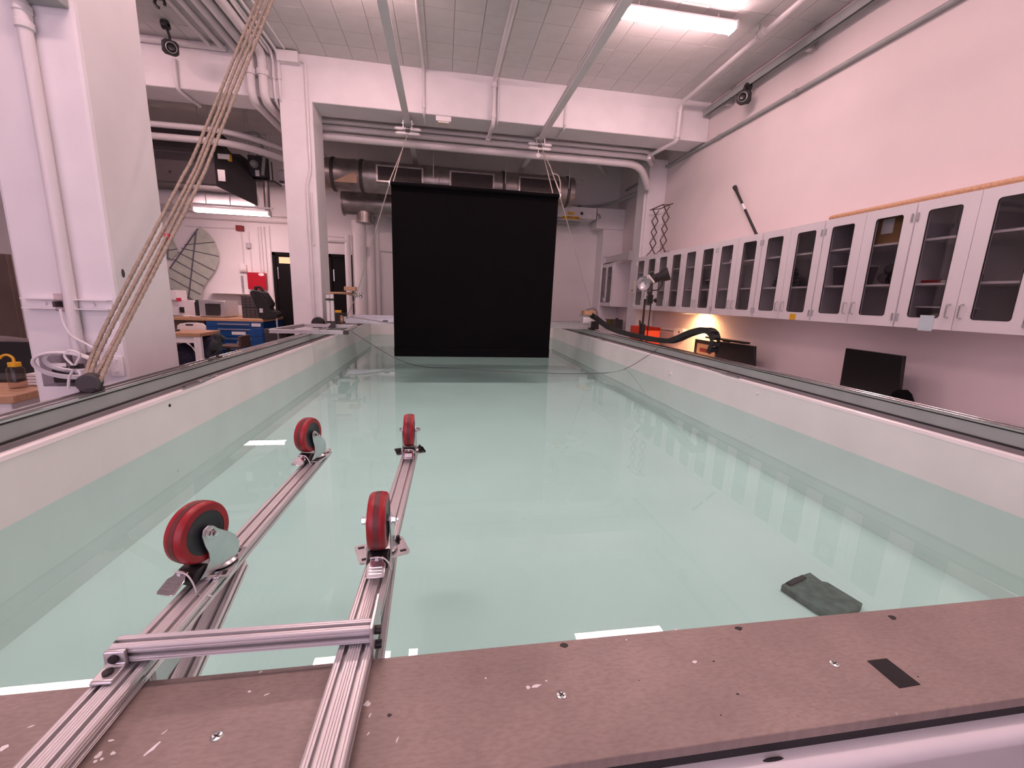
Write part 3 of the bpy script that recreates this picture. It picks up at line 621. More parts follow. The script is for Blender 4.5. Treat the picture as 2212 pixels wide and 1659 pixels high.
# ================================================================== glazed wall cabinets
CX, CZ0, CZ1, PIT, CY0 = 3.364, 1.390, 2.280, .763, 1.997
def make_cabinet(y0, width=PIT, xf=CX, z0=CZ0, z1=CZ1, back=WX, lab='x', group=None):
    y1 = y0+width; th = .018; xb = back-.002
    t = thing('glazed_cabinet', lab, 'cabinet', (xb, (y0+y1)/2, z0), group)
    b = MB().box(xf+.02, xb, y0+.001, y0+th, z0, z1).box(xf+.02, xb, y1-th, y1-.001, z0, z1).box(xf+.02, xb, y0+th, y1-th, z1-th, z1).box(xf+.02, xb, y0+th, y1-th, z0, z0+th)
    part(b, 'body', M['lab'], t)
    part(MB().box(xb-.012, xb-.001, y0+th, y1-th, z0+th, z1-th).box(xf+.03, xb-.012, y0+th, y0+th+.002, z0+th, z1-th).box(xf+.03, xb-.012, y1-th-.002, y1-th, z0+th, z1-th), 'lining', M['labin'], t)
    for z in (z0+.305, z0+.615):
        part(MB().box(xf+.035, xb-.012, y0+th+.002, y1-th-.002, z, z+.016), 'shelf', M['lab'], t)
    dw = width/2
    for k in (0, 1):
        a, c = y0+dw*k+(.006 if k == 0 else .002), y0+dw*(k+1)-(.002 if k == 0 else .006)
        ga, gb = (a+.078, c-.088) if k == 0 else (a+.088, c-.078)
        if width < .7: ga, gb = a+.06, c-.06
        gz0, gz1, r = z0+.078, z1-.07, .02
        # door leaf with a rounded opening
        def rr(y_0, y_1, z_0, z_1, r, n=4):
            o = []
            for cy, cz, q in ((y_1-r, z_1-r, 0), (y_0+r, z_1-r, 1), (y_0+r, z_0+r, 2), (y_1-r, z_0+r, 3)):
                o += [(cy+r*math.cos(PI/2*(q+i/n)), cz+r*math.sin(PI/2*(q+i/n))) for i in range(n+1)]
            return o
        outer = rr(a, c, z0+.002, z1-.002, .001); inner = rr(ga, gb, gz0, gz1, r); n = len(outer)
        vs = []; fs = []
        for x in (xf, xf+.018): vs += [(x, y, z) for y, z in outer] + [(x, y, z) for y, z in inner]
        for i in range(n):
            j = (i+1) % n
            fs += [(i, j, n+j, n+i), (2*n+i, 3*n+i, 3*n+j, 2*n+j), (i, 2*n+i, 2*n+j, j), (n+i, n+j, 3*n+j, 3*n+i)]
        d = part(MB().add(vs, fs), 'door', M['lab'], t, smooth=30)
        g2 = rr(ga+.004, gb-.004, gz0+.004, gz1-.004, r-.004); vs = []; fs = []
        for x in (xf-.0015, xf+.006): vs += [(x, y, z) for y, z in inner] + [(x, y, z) for y, z in g2]
        for i in range(n):
            j = (i+1) % n
            fs += [(i, j, n+j, n+i), (2*n+i, 3*n+i, 3*n+j, 2*n+j), (i, 2*n+i, 2*n+j, j), (n+i, n+j, 3*n+j, 3*n+i)]
        part(MB().add(vs, fs), 'seal', M['black'], d, smooth=0)
        gp = rr(ga+.002, gb-.002, gz0+.002, gz1-.002, r-.002)
        part(MB().add([(xf+.008, y, z) for y, z in gp], [tuple(range(len(gp)))]), 'glass_pane', M['glass'], d, smooth=0)
        hy = c-.035 if k == 0 else a+.035
        part(MB().tube(bend([(xf, hy, z0+.085), (xf-.028, hy, z0+.085), (xf-.028, hy, z0+.175), (xf, hy, z0+.175)], .012), .0045, 8), 'handle', M['steel'], d)
        ey = a+.014 if k == 0 else c-.014
        for zz in (z0+.075, z1-.105): part(MB().cyl((xf-.003, ey, zz-.028), (xf-.003, ey, zz+.028), .006, 8), 'hinge', M['steel'], d)
    return t
ORD = ['nearest to the viewer, cut by the picture edge', 'second from the near end, with a cardboard box on top shelf', 'third from the near end, with a dark cloth bundle inside', 'fourth from the near end, with a white helmet inside', 'fifth from the near end', 'sixth from the near end, above the warm glow', 'seventh and last, next to the wall column']
cab0 = make_cabinet(CY0, lab='white glazed wall cabinet, ' + ORD[0], group='glazed wall cabinets')
for k in range(1, 7):
    c = copy_tree(cab0, loc=cab0.location + Vector((0, PIT*k, 0))); c['label'] = 'white glazed wall cabinet, ' + ORD[k]
make_cabinet(8.40, .66, CX, 1.41, 2.27, WX, 'small white glazed cabinet by itself at the far right end')
# notes stuck on the cabinet fronts
p = Q(1712, 684, 'X', CX-.001); solo(MB().box(CX-.003, CX-.001, p.y-.035, p.y+.035, p.z-.028, p.z+.028), 'yellow_note', M['yellow'], 'yellow sticker under a door of the third cabinet', 'sticker', smooth=0)
p = Q(2001, 695, 'X', CX-.001); nb = thing('blue_note', 'pale blue paper note hanging under the nearest cabinet door', 'note', (CX-.003, p.y, CZ0-.012))
part(MB().box(CX-.004, CX-.001, p.y-.045, p.y+.045, CZ0-.012, p.z+.045), 'sheet', mat('pale_blue_paper', (.55, .68, .72), .8, var=.05), nb, smooth=0)
# contents of the cabinets
def ctr(k, door): return CY0 + PIT*k + PIT*(.25 if door == 0 else .75)
S1, S2, S0 = CZ0+.305+.016, CZ0+.615+.016, CZ0+.018
y = ctr(1, 0); bx = thing('cardboard_box', 'brown cardboard box with a white paper on it behind cabinet glass', 'box', (3.56, y, S2))
part(MB().box(3.44, 3.72, y-.14, y+.14, S2, S2+.20), 'carton', M['card'], bx, bevel=.003)
part(MB().box(3.437, 3.44, y+.02, y+.11, S2+.08, S2+.19), 'paper_label', M['paper'], bx)
y = ctr(2, 1); cb = MB()
for i in range(5): cb.ball((3.56, y, S1+.03+.036*i), (.13-.01*i, .12-.008*i, .034), 16, 8)
solo(cb, 'cloth_bundle', M['cloth'], 'folded dark navy cloth bundle on a cabinet shelf', 'cloth')
y = ctr(3, 1); hm = thing('helmet', 'white helmet with a dark visor on a cabinet shelf', 'helmet', (3.52, y, S2))
part(MB().lathe([(.001, .12), (.04, .116), (.075, .09), (.09, .05), (.092, .0)], (3.52, y, S2), (0, 0, 1), 20), 'shell', M['white'], hm)
part(MB().ball((3.45, y, S2+.05), (.035, .06, .035), 14, 8), 'visor', M['chrome'], hm)
def bin_(k, d, s, lab, m='tub', hgt=.13, hw=.12):
    y = ctr(k, d); t = thing('storage_bin', lab, 'bin', (3.55, y, s))
    a, b_ = .10, .085
    vs = [(3.55-b_, y-hw+.015, s), (3.55+b_, y-hw+.015, s), (3.55+b_, y+hw-.015, s), (3.55-b_, y+hw-.015, s), (3.55-a, y-hw, s+hgt), (3.55+a, y-hw, s+hgt), (3.55+a, y+hw, s+hgt), (3.55-a, y+hw, s+hgt)]
    part(MB().add(vs, [(0, 1, 2, 3), (0, 4, 5, 1), (1, 5, 6, 2), (2, 6, 7, 3), (3, 7, 4, 0)]), 'tub', M[m], t, smooth=0)
    part(MB().box(3.55-a-.006, 3.55+a+.006, y-hw-.006, y-hw+.004, s+hgt-.008, s+hgt).box(3.55-a-.006, 3.55+a+.006, y+hw-.004, y+hw+.006, s+hgt-.008, s+hgt).box(3.55-a-.006, 3.55-a+.004, y-hw, y+hw, s+hgt-.008, s+hgt).box(3.55+a-.004, 3.55+a+.006, y-hw, y+hw, s+hgt-.008, s+hgt), 'lip', M['white'], t)
    return t
bin_(1, 1, S1, 'clear storage bin on the middle shelf of the second cabinet', hgt=.17)
bin_(0, 1, S0, 'clear storage bin on the floor of the nearest cabinet', hgt=.14)
bin_(4, 0, S1, 'clear storage bin on the middle shelf of the fifth cabinet', hgt=.12)
for y, x, r, lab in ((ctr(0, 1)-.04, 3.55, .05, 'pale round ball inside the nearest storage bin'), (ctr(0, 1)+.05, 3.55, .045, 'small pale ball beside another in the nearest storage bin')):
    solo(MB().ball((x, y, S0+.006+r), r, 14, 9), 'ball', M['cream'], lab, 'ball')
y = ctr(0, 1); sh = MB().lathe([(.001, 0), (.035, .01), (.045, .09), (.04, .16), (.02, .2), (.001, .205)], (3.46, y-.11, S0+.175), (-.1, 1, .15), 12)
y = ctr(1, 0); bg = MB()
for i in range(9): bg.ball((3.55+random.uniform(-.05, .05), y+random.uniform(-.08, .08), S1+.06+random.uniform(-.02, .06)), (.06, .05, .05), 10, 7)
solo(bg, 'crumpled_bag', M['tub'], 'crumpled clear plastic bag on the second cabinet shelf', 'bag')
y = ctr(3, 1); gb = thing('green_bottle', 'small green bottle at the bottom of the fourth cabinet', 'bottle', (3.46, y, S0))
part(MB().lathe([(.03, 0), (.032, .02), (.03, .06), (.012, .085), (.012, .10)], (3.46, y, S0), (0, 0, 1), 14), 'bottle_body', mat('green_glass', (.02, .12, .05), .25, var=.1), gb)
part(MB().cyl((3.46, y, S0+.10), (3.46, y, S0+.118), .014, 12), 'cap', M['dark'], gb)
y = ctr(0, 1); tl = thing('red_tool', 'red handled tool lying on a shelf of the nearest cabinet', 'tool', (3.45, y, S1))
part(MB().tube([(3.45, y+.12, S1+.012), (3.45, y, S1+.012)], .012, 10), 'handle', M['redd'], tl); part(MB().tube([(3.45, y, S1+.012), (3.45, y-.11, S1+.012)], .006, 8), 'shaft', M['steel'], tl)
y = ctr(0, 1)-.1; solo(MB().box(3.47, 3.6, y-.04, y+.04, S1, S1+.06), 'black_box', M['black'], 'small black box beside the red tool in the nearest cabinet', 'box', bevel=.004)
y = ctr(1, 1)-.04; solo(MB().box(3.45, 3.55, y-.03, y+.03, S2, S2+.045), 'black_case', M['black'], 'small black case on the top shelf of the second cabinet', 'box', bevel=.004)
y = ctr(4, 1); solo(MB().box(3.42, 3.62, y-.1, y+.1, S1, S1+.012), 'black_tray', M['black'], 'thin black tray on a shelf of the fifth cabinet', 'tray', bevel=.002)
# ------------------------------------------------------------------ on top of the cabinets
wy = Q(1790, 470, 'X', CX+.05).y
beam = MB(); pr = [(.001, 0), (.012, .004), (.021, .018), (.0235, .05), (.0235, wy-1.55), (.001, wy-1.55)]
solo(beam.lathe(pr, (CX+.06, wy, CZ1+.0235), (0, -1, 0), 16), 'wooden_pole', M['wood'], 'long pale wooden pole lying on top of the cabinets', 'pole')
a, c = Vector((3.62, Q(1640, 502, 'X', 3.62).y, CZ1+.004)), Q(1587, 404, 'X', 3.745); d = (c-a)
pd = thing('paddle', 'black pole with a white band leaning on the wall above cabinets', 'pole', a)
part(MB().tube([a, a+d*.03, a+d*.10, a+d*.5, a+d*.53], .014, 10, radii=[.034, .028, .015, .015, .015]), 'lower_shaft', M['rubber'], pd)
part(MB().tube([a+d*.53, a+d*.64], .0155, 10), 'white_band', M['white'], pd)
part(MB().tube([a+d*.64, a+d*.9, a+d*.95, c], .015, 10, radii=[.015, .017, .024, .028]), 'upper_shaft', M['rubber'], pd)
# scissor tower
sc = thing('scissor_stand', 'tall brown folding scissor lattice standing on the last cabinet', 'stand', (3.56, 7.02, CZ1))
zb, n, hh = CZ1+.06, 4, .178
for yy in (7.20, 6.84):
    b = MB()
    for i in range(n):
        s = -1 if i % 2 else 1; z = zb+hh*i
        b.bar((3.56-s*.055, yy-.006, z), (3.56+s*.055, yy-.006, z+hh), .014, .014, (0, 1, 0)); b.bar((3.56+s*.055, yy+.006, z), (3.56-s*.055, yy+.006, z+hh), .014, .014, (0, 1, 0))
    part(b, 'lattice', M['redd'] if 0 else M['brown'], sc, smooth=0)
    part(MB().bar((3.50, yy, zb+.01), (3.46, yy+.03, CZ1+.004), .012, .012).bar((3.62, yy, zb+.01), (3.66, yy+.03, CZ1+.004), .012, .012).box(3.44, 3.68, yy-.015, yy+.045, CZ1, CZ1+.012), 'foot', M['brown'], sc)
b = MB()
for i in range(n): b.cyl((3.56, 6.84, zb+hh*(i+.5)), (3.56, 7.20, zb+hh*(i+.5)), .003, 6)
part(b, 'cross_rod', M['steel'], sc)
zt = zb+hh*n
part(MB().bar((3.46, 7.22, zt), (3.64, 7.20, zt+.03), .03, .01).bar((3.46, 6.82, zt), (3.64, 6.84, zt+.03), .03, .01).bar((3.48, 6.80, zt+.01), (3.48, 7.24, zt+.005), .02, .01).bar((3.64, 6.80, zt+.035), (3.64, 7.24, zt+.03), .02, .01), 'top_frame', M['brown'], sc)
part(MB().ball((3.58, 6.76, CZ1+.03), (.04, .05, .03), 10, 6).cyl((3.60, 6.70, CZ1), (3.60, 6.70, CZ1+.06), .02), 'clamp_knob', M['brown'], sc)
# ------------------------------------------------------------------ bench along the right wall and what stands on it
BZ = .765
bn = thing('lab_bench', 'long white bench along the right wall, hidden behind the tank', 'bench', (3.45, 4.7, 0))
part(MB().box(3.05, WX-.002, 1.6, 7.30, BZ-.035, BZ), 'worktop', M['lab'], bn, bevel=.003)
for y in (1.7, 3.5, 5.3, 7.2): part(MB().box(3.1, 3.7, y-.03, y+.03, 0, BZ-.035), 'leg', M['lab'], bn)
def monitor(c1, c2, c3, c4, lab, foot):
    cs = [Q(*c, 'X', 3.5) for c in (c1, c2, c3, c4)]; my = sum(p.y for p in cs)/4
    t = thing('monitor', lab, 'monitor', (3.5, my, BZ))
    poly = [(p.y, max(p.z, BZ+.02)) for p in cs]
    part(MB().prism(poly, (3.49, 0, 0), (0, 1, 0), (0, 0, 1), (.03, 0, 0)), 'display_panel', M['screen'], t, bevel=.003)
    lo = min(z for _, z in poly)
    part(MB().box(3.52, 3.545, my-.05, my+.05, BZ+.01, lo+.2), 'neck', M['black'], t)
    part(MB().box(3.45, 3.68, my-.13, my+.13, BZ, BZ+.012), 'foot', M['black'], t, bevel=.003)
    return t
monitor((1829, 752), (1954, 769), (1941, 870), (1812, 853), 'black monitor on the bench below the nearest cabinets', 1)
monitor((1551, 737), (1631, 748), (1630, 800), (1548, 790), 'black monitor on the bench near the end of the cable chain', 0)
p = Q(1946, 845, 'X', 3.45)
solo(MB().prism([(-.08, 0), (.07, 0), (.06, p.z-BZ-.02), (.02, p.z-BZ+.01), (-.02, p.z-BZ-.02), (-.06, .05)], (3.44, p.y, BZ), (0, 1, 0), (0, 0, 1), (.10, 0, 0)), 'black_bag', M['blackm'], 'slumped black bag beside the nearest monitor stand', 'bag', bevel=.01)
a = [Q(1502, 732, 'X', 3.55), Q(1553, 738, 'X', 3.55)]; y0, y1 = sorted((a[0].y, a[1].y)); z1 = a[0].z
pf = thing('framed_picture', 'picture in a wooden mount and black frame behind the cable chain', 'picture', (3.55, (y0+y1)/2, BZ))
part(MB().box(3.55, 3.57, y0, y0+.05, BZ, z1).box(3.55, 3.57, y1-.05, y1, BZ, z1).box(3.55, 3.57, y0+.05, y1-.05, z1-.05, z1).box(3.55, 3.57, y0+.05, y1-.05, BZ, BZ+.04), 'outer_frame', M['black'], pf)
part(MB().box(3.556, 3.568, y0+.05, y1-.05, BZ+.04, z1-.05), 'mount', M['wood'], pf)
part(MB().box(3.552, 3.556, y0+.13, y1-.13, BZ+.10, z1-.11), 'print', M['redd'], pf)
p = Q(1560, 738, 'X', 3.62); solo(MB().box(3.60, 3.70, p.y-.42, p.y+.35, 1.055, 1.078).box(3.66, 3.70, p.y-.05, p.y+.05, BZ, 1.055), 'black_shelf', M['black'], 'low black riser shelf behind the monitor on the bench', 'shelf', bevel=.002)
# orange-red crate with pieces inside
a, c = Q(1378, 700, 'Y', 6.95), Q(1420, 706, 'Y', 6.72)
cr = thing('red_crate', 'orange-red plastic crate behind the lamp stand on the bench', 'crate', (3.25, 6.75, BZ))
x0, x1, y0, y1, z1 = 3.22, 3.52, 6.55, 7.05, 1.115
part(MB().box(x0, x1, y0, y1, BZ, BZ+.01).box(x0, x0+.012, y0, y1, BZ, z1).box(x1-.012, x1, y0, y1, BZ, z1).box(x0, x1, y0, y0+.012, BZ, z1-.05).box(x0, x1, y1-.012, y1, BZ, z1), 'crate_body', M['orange'], cr, bevel=.003)
part(MB().box(x0+.05, x1-.05, y0-.004, y0, BZ+.12, BZ+.16), 'recess', M['redd'], cr)
# wall mounted trunking with socket
p = Q(1470, 716, 'X', WX-.03); rw = thing('wall_trunking', 'white socket rail on the wall under the warm light', 'trunking', (WX-.02, p.y, p.z-.08))
part(MB().box(WX-.05, WX-.002, p.y+.1, p.y+1.5, p.z-.005, p.z+.015).box(WX-.05, WX-.002, p.y+.1, p.y+1.5, p.z-.045, p.z-.028), 'channel', M['white'], rw, bevel=.003)
part(MB().box(WX-.07, WX-.002, p.y-.14, p.y+.14, p.z-.075, p.z+.05), 'socket_box', M['white'], rw, bevel=.004)
part(MB().cyl((WX-.07, p.y-.03, p.z-.01), (WX-.075, p.y-.03, p.z-.01), .018), 'socket', M['dark'], rw)
part(MB().box(WX-.04, WX-.002, p.y-.09, p.y+.02, p.z-.125, p.z-.075), 'plug', M['black'], rw)
# scattered cable by the chain
p = Q(1475, 752, 'X', 2.95); solo(MB().tube(bez([(3.10, 5.2, BZ+.005), (3.15, 5.0, BZ+.1), (3.12, 4.85, BZ+.15), (3.2, 4.75, BZ+.07), (3.1, 4.65, BZ+.005)], 6), .005), 'loose_cable', M['black'], 'loose thin black cable bunched on the bench', 'cable')
# lamp on a stand
ls = thing('lamp_stand', 'black light stand carrying a spot lamp and a dish reflector', 'lamp', (2.86, 5.86, 0)); sx, sy = 2.86, 5.86
part(MB().cyl((sx, sy, .25), (sx, sy, 1.18), .019).cyl((sx, sy, 1.18), (sx, sy, 1.56), .015), 'pole', M['rubber'], ls)
part(MB().cyl((sx+.075, sy, .4), (sx+.095, sy, 1.52), .009), 'side_pole', M['rubber'], ls)
for k in range(3):
    an = 2*PI*k/3; part(MB().cyl((sx, sy, .32), (sx+.4*math.cos(an), sy+.4*math.sin(an), .008), .012), 'leg', M['rubber'], ls)
part(MB().box(sx-.03, sx+.03, sy-.03, sy+.03, 1.0, 1.2).tube([(sx-.03, sy, 1.2), (sx-.06, sy-.02, 1.25), (sx-.05, sy-.02, 1.17)], .012), 'clamp', M['black'], ls)
part(MB().cyl((sx, sy, 1.56), (sx, sy, 1.66), .02).cyl((sx-.03, sy, 1.62), (sx+.03, sy, 1.62), .016), 'bracket', M['aluflat'], ls)
part(MB().box(sx+.06, sx+.11, sy-.025, sy+.025, 1.50, 1.62).lathe([(.001, 0), (.03, .01), (.035, .03), (.001, .04)], (sx+.14, sy, 1.545), (1, 0, 0), 12).cyl((sx+.08, sy, 1.545), (sx+.15, sy, 1.545), .01), 'knob', M['black'], ls)
part(MB().tube([(sx+.09, sy, 1.62), (sx+.09, sy, 1.70), (sx+.10, sy, 1.70)], .012, 8).tube(bez([(sx+.09, sy+.0, 1.68), (sx+.19, sy, 1.70), (sx+.24, sy, 1.78), (sx+.23, sy, 1.86)], 6), .008), 'yoke', M['black'], ls)
sd = Vector((.78, -.45, .35)).normalized()
part(MB().lathe([(.001, -.10), (.05, -.10), (.062, -.06), (.062, .04), (.085, .09), (.092, .16), (.082, .155), (.001, .10)], (sx+.16, sy, 1.865), sd, 20), 'spot_head', M['rubber'], ls)
part(MB().box(sx+.10, sx+.20, sy-.05, sy+.05, 1.84, 1.87), 'spot_bracket', M['black'], ls)
dc = Vector((sx-.055, sy-.05, 1.775)); dv = Vector((-.75, -.6, -.1)).normalized()
part(MB().lathe([(.001, -.045), (.05, -.035), (.088, -.005), (.10, .03), (.098, .032), (.085, .0), (.05, -.03), (.001, -.04)], dc, dv, 24), 'dish_reflector', M['aluflat'], ls)
part(MB().tube([(sx, sy, 1.66), (sx-.005, sy-.005, 1.72), (sx-.02, sy-.02, 1.80)], .022, 10), 'dish_arm', M['aluflat'], ls)
part(MB().prism([(0, 0), (.10, -.09), (.115, -.075), (.02, .02)], (sx-.02, sy-.06, 1.875), (1, 0, 0), (0, 0, 1), (0, .06, 0)), 'white_flap', M['paper'], ls)
# under-cabinet warm lamp
uy = Q(1482, 676, 'X', CX+.1).y
ul = thing('under_cabinet_lamp', 'small warm lamp fixed under the sixth cabinet', 'lamp', (3.55, uy, CZ0-.03))
part(MB().box(3.42, 3.62, uy-.06, uy+.06, CZ0-.018, CZ0-.001), 'lamp_housing', M['white'], ul, bevel=.003)
part(MB().box(3.44, 3.60, uy-.045, uy+.045, CZ0-.0195, CZ0-.018), 'lens', M['warm'], ul)
ld = bpy.data.lights.new('warm_light', 'SPOT'); ld.energy = 55; ld.color = (1, .50, .20); ld.spot_size = 2.7; ld.spot_blend = .6; ld.shadow_soft_size = .05
lo = bpy.data.objects.new('warm_light', ld); COL.objects.link(lo); lo.location = (3.58, uy, CZ0-.03); lo.rotation_euler = (0, math.radians(-32), 0)
# ================================================================== hanging fluorescent fixtures
def fixture(cx, y, z, lab, L=1.2, m='tubeon', group='hanging fluorescent lights', stem=True):
    t = thing('ceiling_light', lab, 'light', (cx, y, z), group); h = L/2
    part(MB().box(cx-h, cx+h, y-.06, y+.06, z+.035, z+.075), 'light_housing', M['white'], t, bevel=.004)
    part(MB().prism([(-.064, .040), (-.060, .008), (-.04, -.006), (.04, -.006), (.060, .008), (.064, .040)], (cx-h+.01, y, z), (0, 1, 0), (0, 0, 1), (L-.02, 0, 0)), 'diffuser', M[m], t, smooth=60)
    for s in (-1, 1):
        part(MB().box(cx+s*h-.012, cx+s*h+.012, y-.065, y+.065, z-.008, z+.078), 'end_cap', M['white'], t, bevel=.003)
        if stem: part(MB().cyl((cx+s*h*.7, y, z+.075), (cx+s*h*.7, y, CZ+.002), .008, 8), 'stem', M['white'], t)
    return t
fixture(2.27, 4.50, 4.20, 'lit fluorescent fixture under the tiles at the top right')
fixture(-.88, 4.50, 4.20, 'lit fluorescent fixture out of view above the middle of the tank')
fixture(-4.0, 4.50, 4.20, 'lit fluorescent fixture out of view above the left part of the room')
fixture(2.27, 1.45, 4.20, 'added lit fluorescent fixture, unseen above the viewer on the right')  # unseen fixture, added to brighten the water and basin walls
fixture(-.88, 1.45, 4.20, 'added lit fluorescent fixture, unseen above the viewer over the tank')  # second unseen fixture of the added row, brightens the water
fixture(-4.0, -1.4, 4.20, 'lit fluorescent fixture behind the viewer on the left')
# daylight window assumed unseen behind the viewer, added for lavender light on facing sides
wn = struct(MB().box(-4.6, -4.5, -3, -2.95, 1.2, 3.6).box(.4, .5, -3, -2.95, 1.2, 3.6).box(-4.6, .5, -3, -2.95, 1.1, 1.2).box(-4.6, .5, -3, -2.95, 3.5, 3.6).box(-2.1, -2.0, -3, -2.95, 1.2, 3.5), 'assumed_window_1', M['paint'], 'assumed wide window, unseen behind the viewer')
l = bpy.data.lights.new('assumed_daylight', 'AREA'); l.shape = 'RECTANGLE'; l.size = 4.8; l.size_y = 2.3; l.energy = 105; l.color = (.95, .76, 1.0)
o = bpy.data.objects.new('assumed_daylight', l); COL.objects.link(o); o.location = (-2.05, -2.97, 2.35); o.rotation_euler = (PI/2, 0, PI)
# ================================================================== conduits and rails overhead
def conduit(pts, r, lab, m='pipe', rad=.08, clips=(), name='conduit_pipe'):
    t = thing(name, lab, 'pipe', Vector(pts[0]))
    part(MB().tube(bend(pts, rad), r, 10), 'pipe_run', M[m], t, smooth=60)
    for p, d in clips:
        part(MB().cyl(Vector(p)-Vector(d)*.03, Vector(p)+Vector(d)*.03, r*1.35, 10), 'coupling', M[m], t)
    return t
BY = 6.242
zc = CZ-.05
p1 = Q(915, 170, 'Y', BY-.03); q1 = Q(918, 235, 'Y', BY-.03)
conduit([(p1.x-.03, 3.2, CZ-.025), (p1.x, BY-.03, CZ-.025), (p1.x, BY-.03, 3.80), (p1.x, BY+.25, 3.78)], .016, 'thin white conduit running down the beam left of the ceiling centre', clips=[((p1.x, BY-.03, 3.90), (0, 0, 1))])
p1 = Q(1068, 170, 'Y', BY-.05)
conduit([(p1.x+.02, 3.2, CZ-.06), (p1.x, BY-.05, CZ-.06), (p1.x, BY-.05, 3.75), (p1.x-.02, BY+.45, 3.74)], .028, 'thick white sprinkler pipe running down the middle of the beam', clips=[((p1.x, BY-.05, 4.22), (0, 0, 1)), ((p1.x, BY-.05, 3.86), (0, 0, 1)), ((p1.x-.02, BY+.43, 3.74), (0, 1, 0))])
conduit([(p1.x+.06, BY-.02, CZ-.02), (p1.x+.06, BY-.02, 3.8), (p1.x+.06, BY+.2, 3.79)], .012, 'thin white conduit beside the thick pipe on the beam')
p1 = Q(1222, 240, 'Y', BY-.02)
conduit([(p1.x, BY-.02, 4.15), (p1.x, BY-.02, 3.80), (p1.x-.02, BY+.35, 3.79)], .014, 'thin white conduit on the beam right of the ceiling centre', clips=[((p1.x, BY-.02, 3.87), (0, 0, 1))])
conduit([(3.16, 2.4, 4.235), (3.25, 6.12, 4.235), (3.26, 6.15, 3.76), (3.14, 6.75, 3.74), (3.14, 6.75, 3.69)], .027, 'white sprinkler pipe passing down in front of the beam on the right', clips=[((3.25, 6.05, 4.235), (0, 1, 0)), ((3.26, 6.15, 4.15), (0, 0, 1)), ((3.26, 6.15, 3.83), (0, 0, 1)), ((3.14, 6.75, 3.71), (0, 0, 1)), ((3.19, 4.5, 4.235), (0, 1, 0))])
ph = thing('pipe_hanger', 'wire hanger holding the sprinkler pipe below the tiles', 'hanger', (3.19, 4.55, 4.2))
part(MB().tube([(3.19+.035*math.cos(t*PI/8), 4.55, 4.235+.035*math.sin(t*PI/8)) for t in range(16)], .005, 6, closed=True).cyl((3.19, 4.55, 4.27), (3.19, 4.55, CZ+.004), .006, 6), 'ring', M['steel'], ph)
# wall pipe and grey strut channel high on the right wall
conduit([(WX-.034, -2, 3.785), (WX-.034, 9.0, 3.785)], .022, 'long pipe running high along the right wall', m='grey', clips=[((WX-.034, 4.6, 3.785), (0, 1, 0)), ((WX-.034, 5.9, 3.785), (0, 1, 0))])
st = thing('strut_channel', 'grey strut channel held on brackets high on the right wall', 'rail', (3.66, 2.5, 4.10))
part(MB().box(3.64, 3.68, -1.5, 6.20, 4.175, 4.215).box(3.64, 3.645, -1.5, 6.20, 4.13, 4.175).box(3.675, 3.68, -1.5, 6.20, 4.13, 4.175), 'channel', M['grey'], st)
for y in (3.55, 4.45, 5.75, 2.2):
    part(MB().box(3.68, WX-.002, y-.03, y+.03, 4.11, 4.15).box(WX-.03, WX-.002, y-.035, y+.035, 4.10, CZ-.012), 'bracket', M['aluflat'], st)
    part(MB().cyl((WX-.034, y, 4.29), (WX-.03, y, 4.29), .012).cyl((WX-.034, y, 4.22), (WX-.03, y, 4.22), .012), 'bolt', M['dark'], st)
def mocap(c, aim, top, lab, puck=True):
    t = thing('tracking_camera', lab, 'camera', c); c = Vector(c); f = Vector(aim).normalized(); r, u = perp(f); 
    r = f.cross(Vector((0, 0, 1))).normalized(); u = r.cross(f)
    part(MB().prism([(-.07, -.045), (-.045, -.07), (.045, -.07), (.07, -.045), (.07, .045), (.045, .07), (-.045, .07), (-.07, .045)], c-f*.05, r, u, f*.10), 'camera_body', M['rubber'], t, bevel=.006)
    part(MB().lathe([(.052, .05), (.052, .058), (.046, .06), (.044, .054), (.052, .05)], c, f, 28), 'light_ring', M['aluflat'], t)
    part(MB().lathe([(.001, .056), (.03, .062), (.036, .07), (.034, .05), (.001, .05)], c, f, 24), 'lens', M['screen'], t)
    tp = Vector(top)
    part(MB().tube([c+u*.06, c+u*.10, tp], .013, 8), 'mount_arm', M['black'], t)
    part(MB().lathe([(.02, -.03), (.045, -.03), (.045, .03), (.02, .03), (.02, -.03)], tp, (1, 0, 0), 16), 'pipe_clamp', M['black'], t)
    return t
p = Q(368, 103, 'Y', 5.85)
mocap((p.x, p.y, p.z), (.55, -.75, -.28), (p.x-.03, p.y+.01, CZ-.05), 'black tracking camera with a ring light at the top left of the beam')
p = Q(1607, 212, 'X', 3.60)
mocap((3.60, p.y, 3.99), (-.75, -.60, -.18), (3.655, p.y+.03, 4.12), 'black tracking camera clamped under the strut channel at the right')
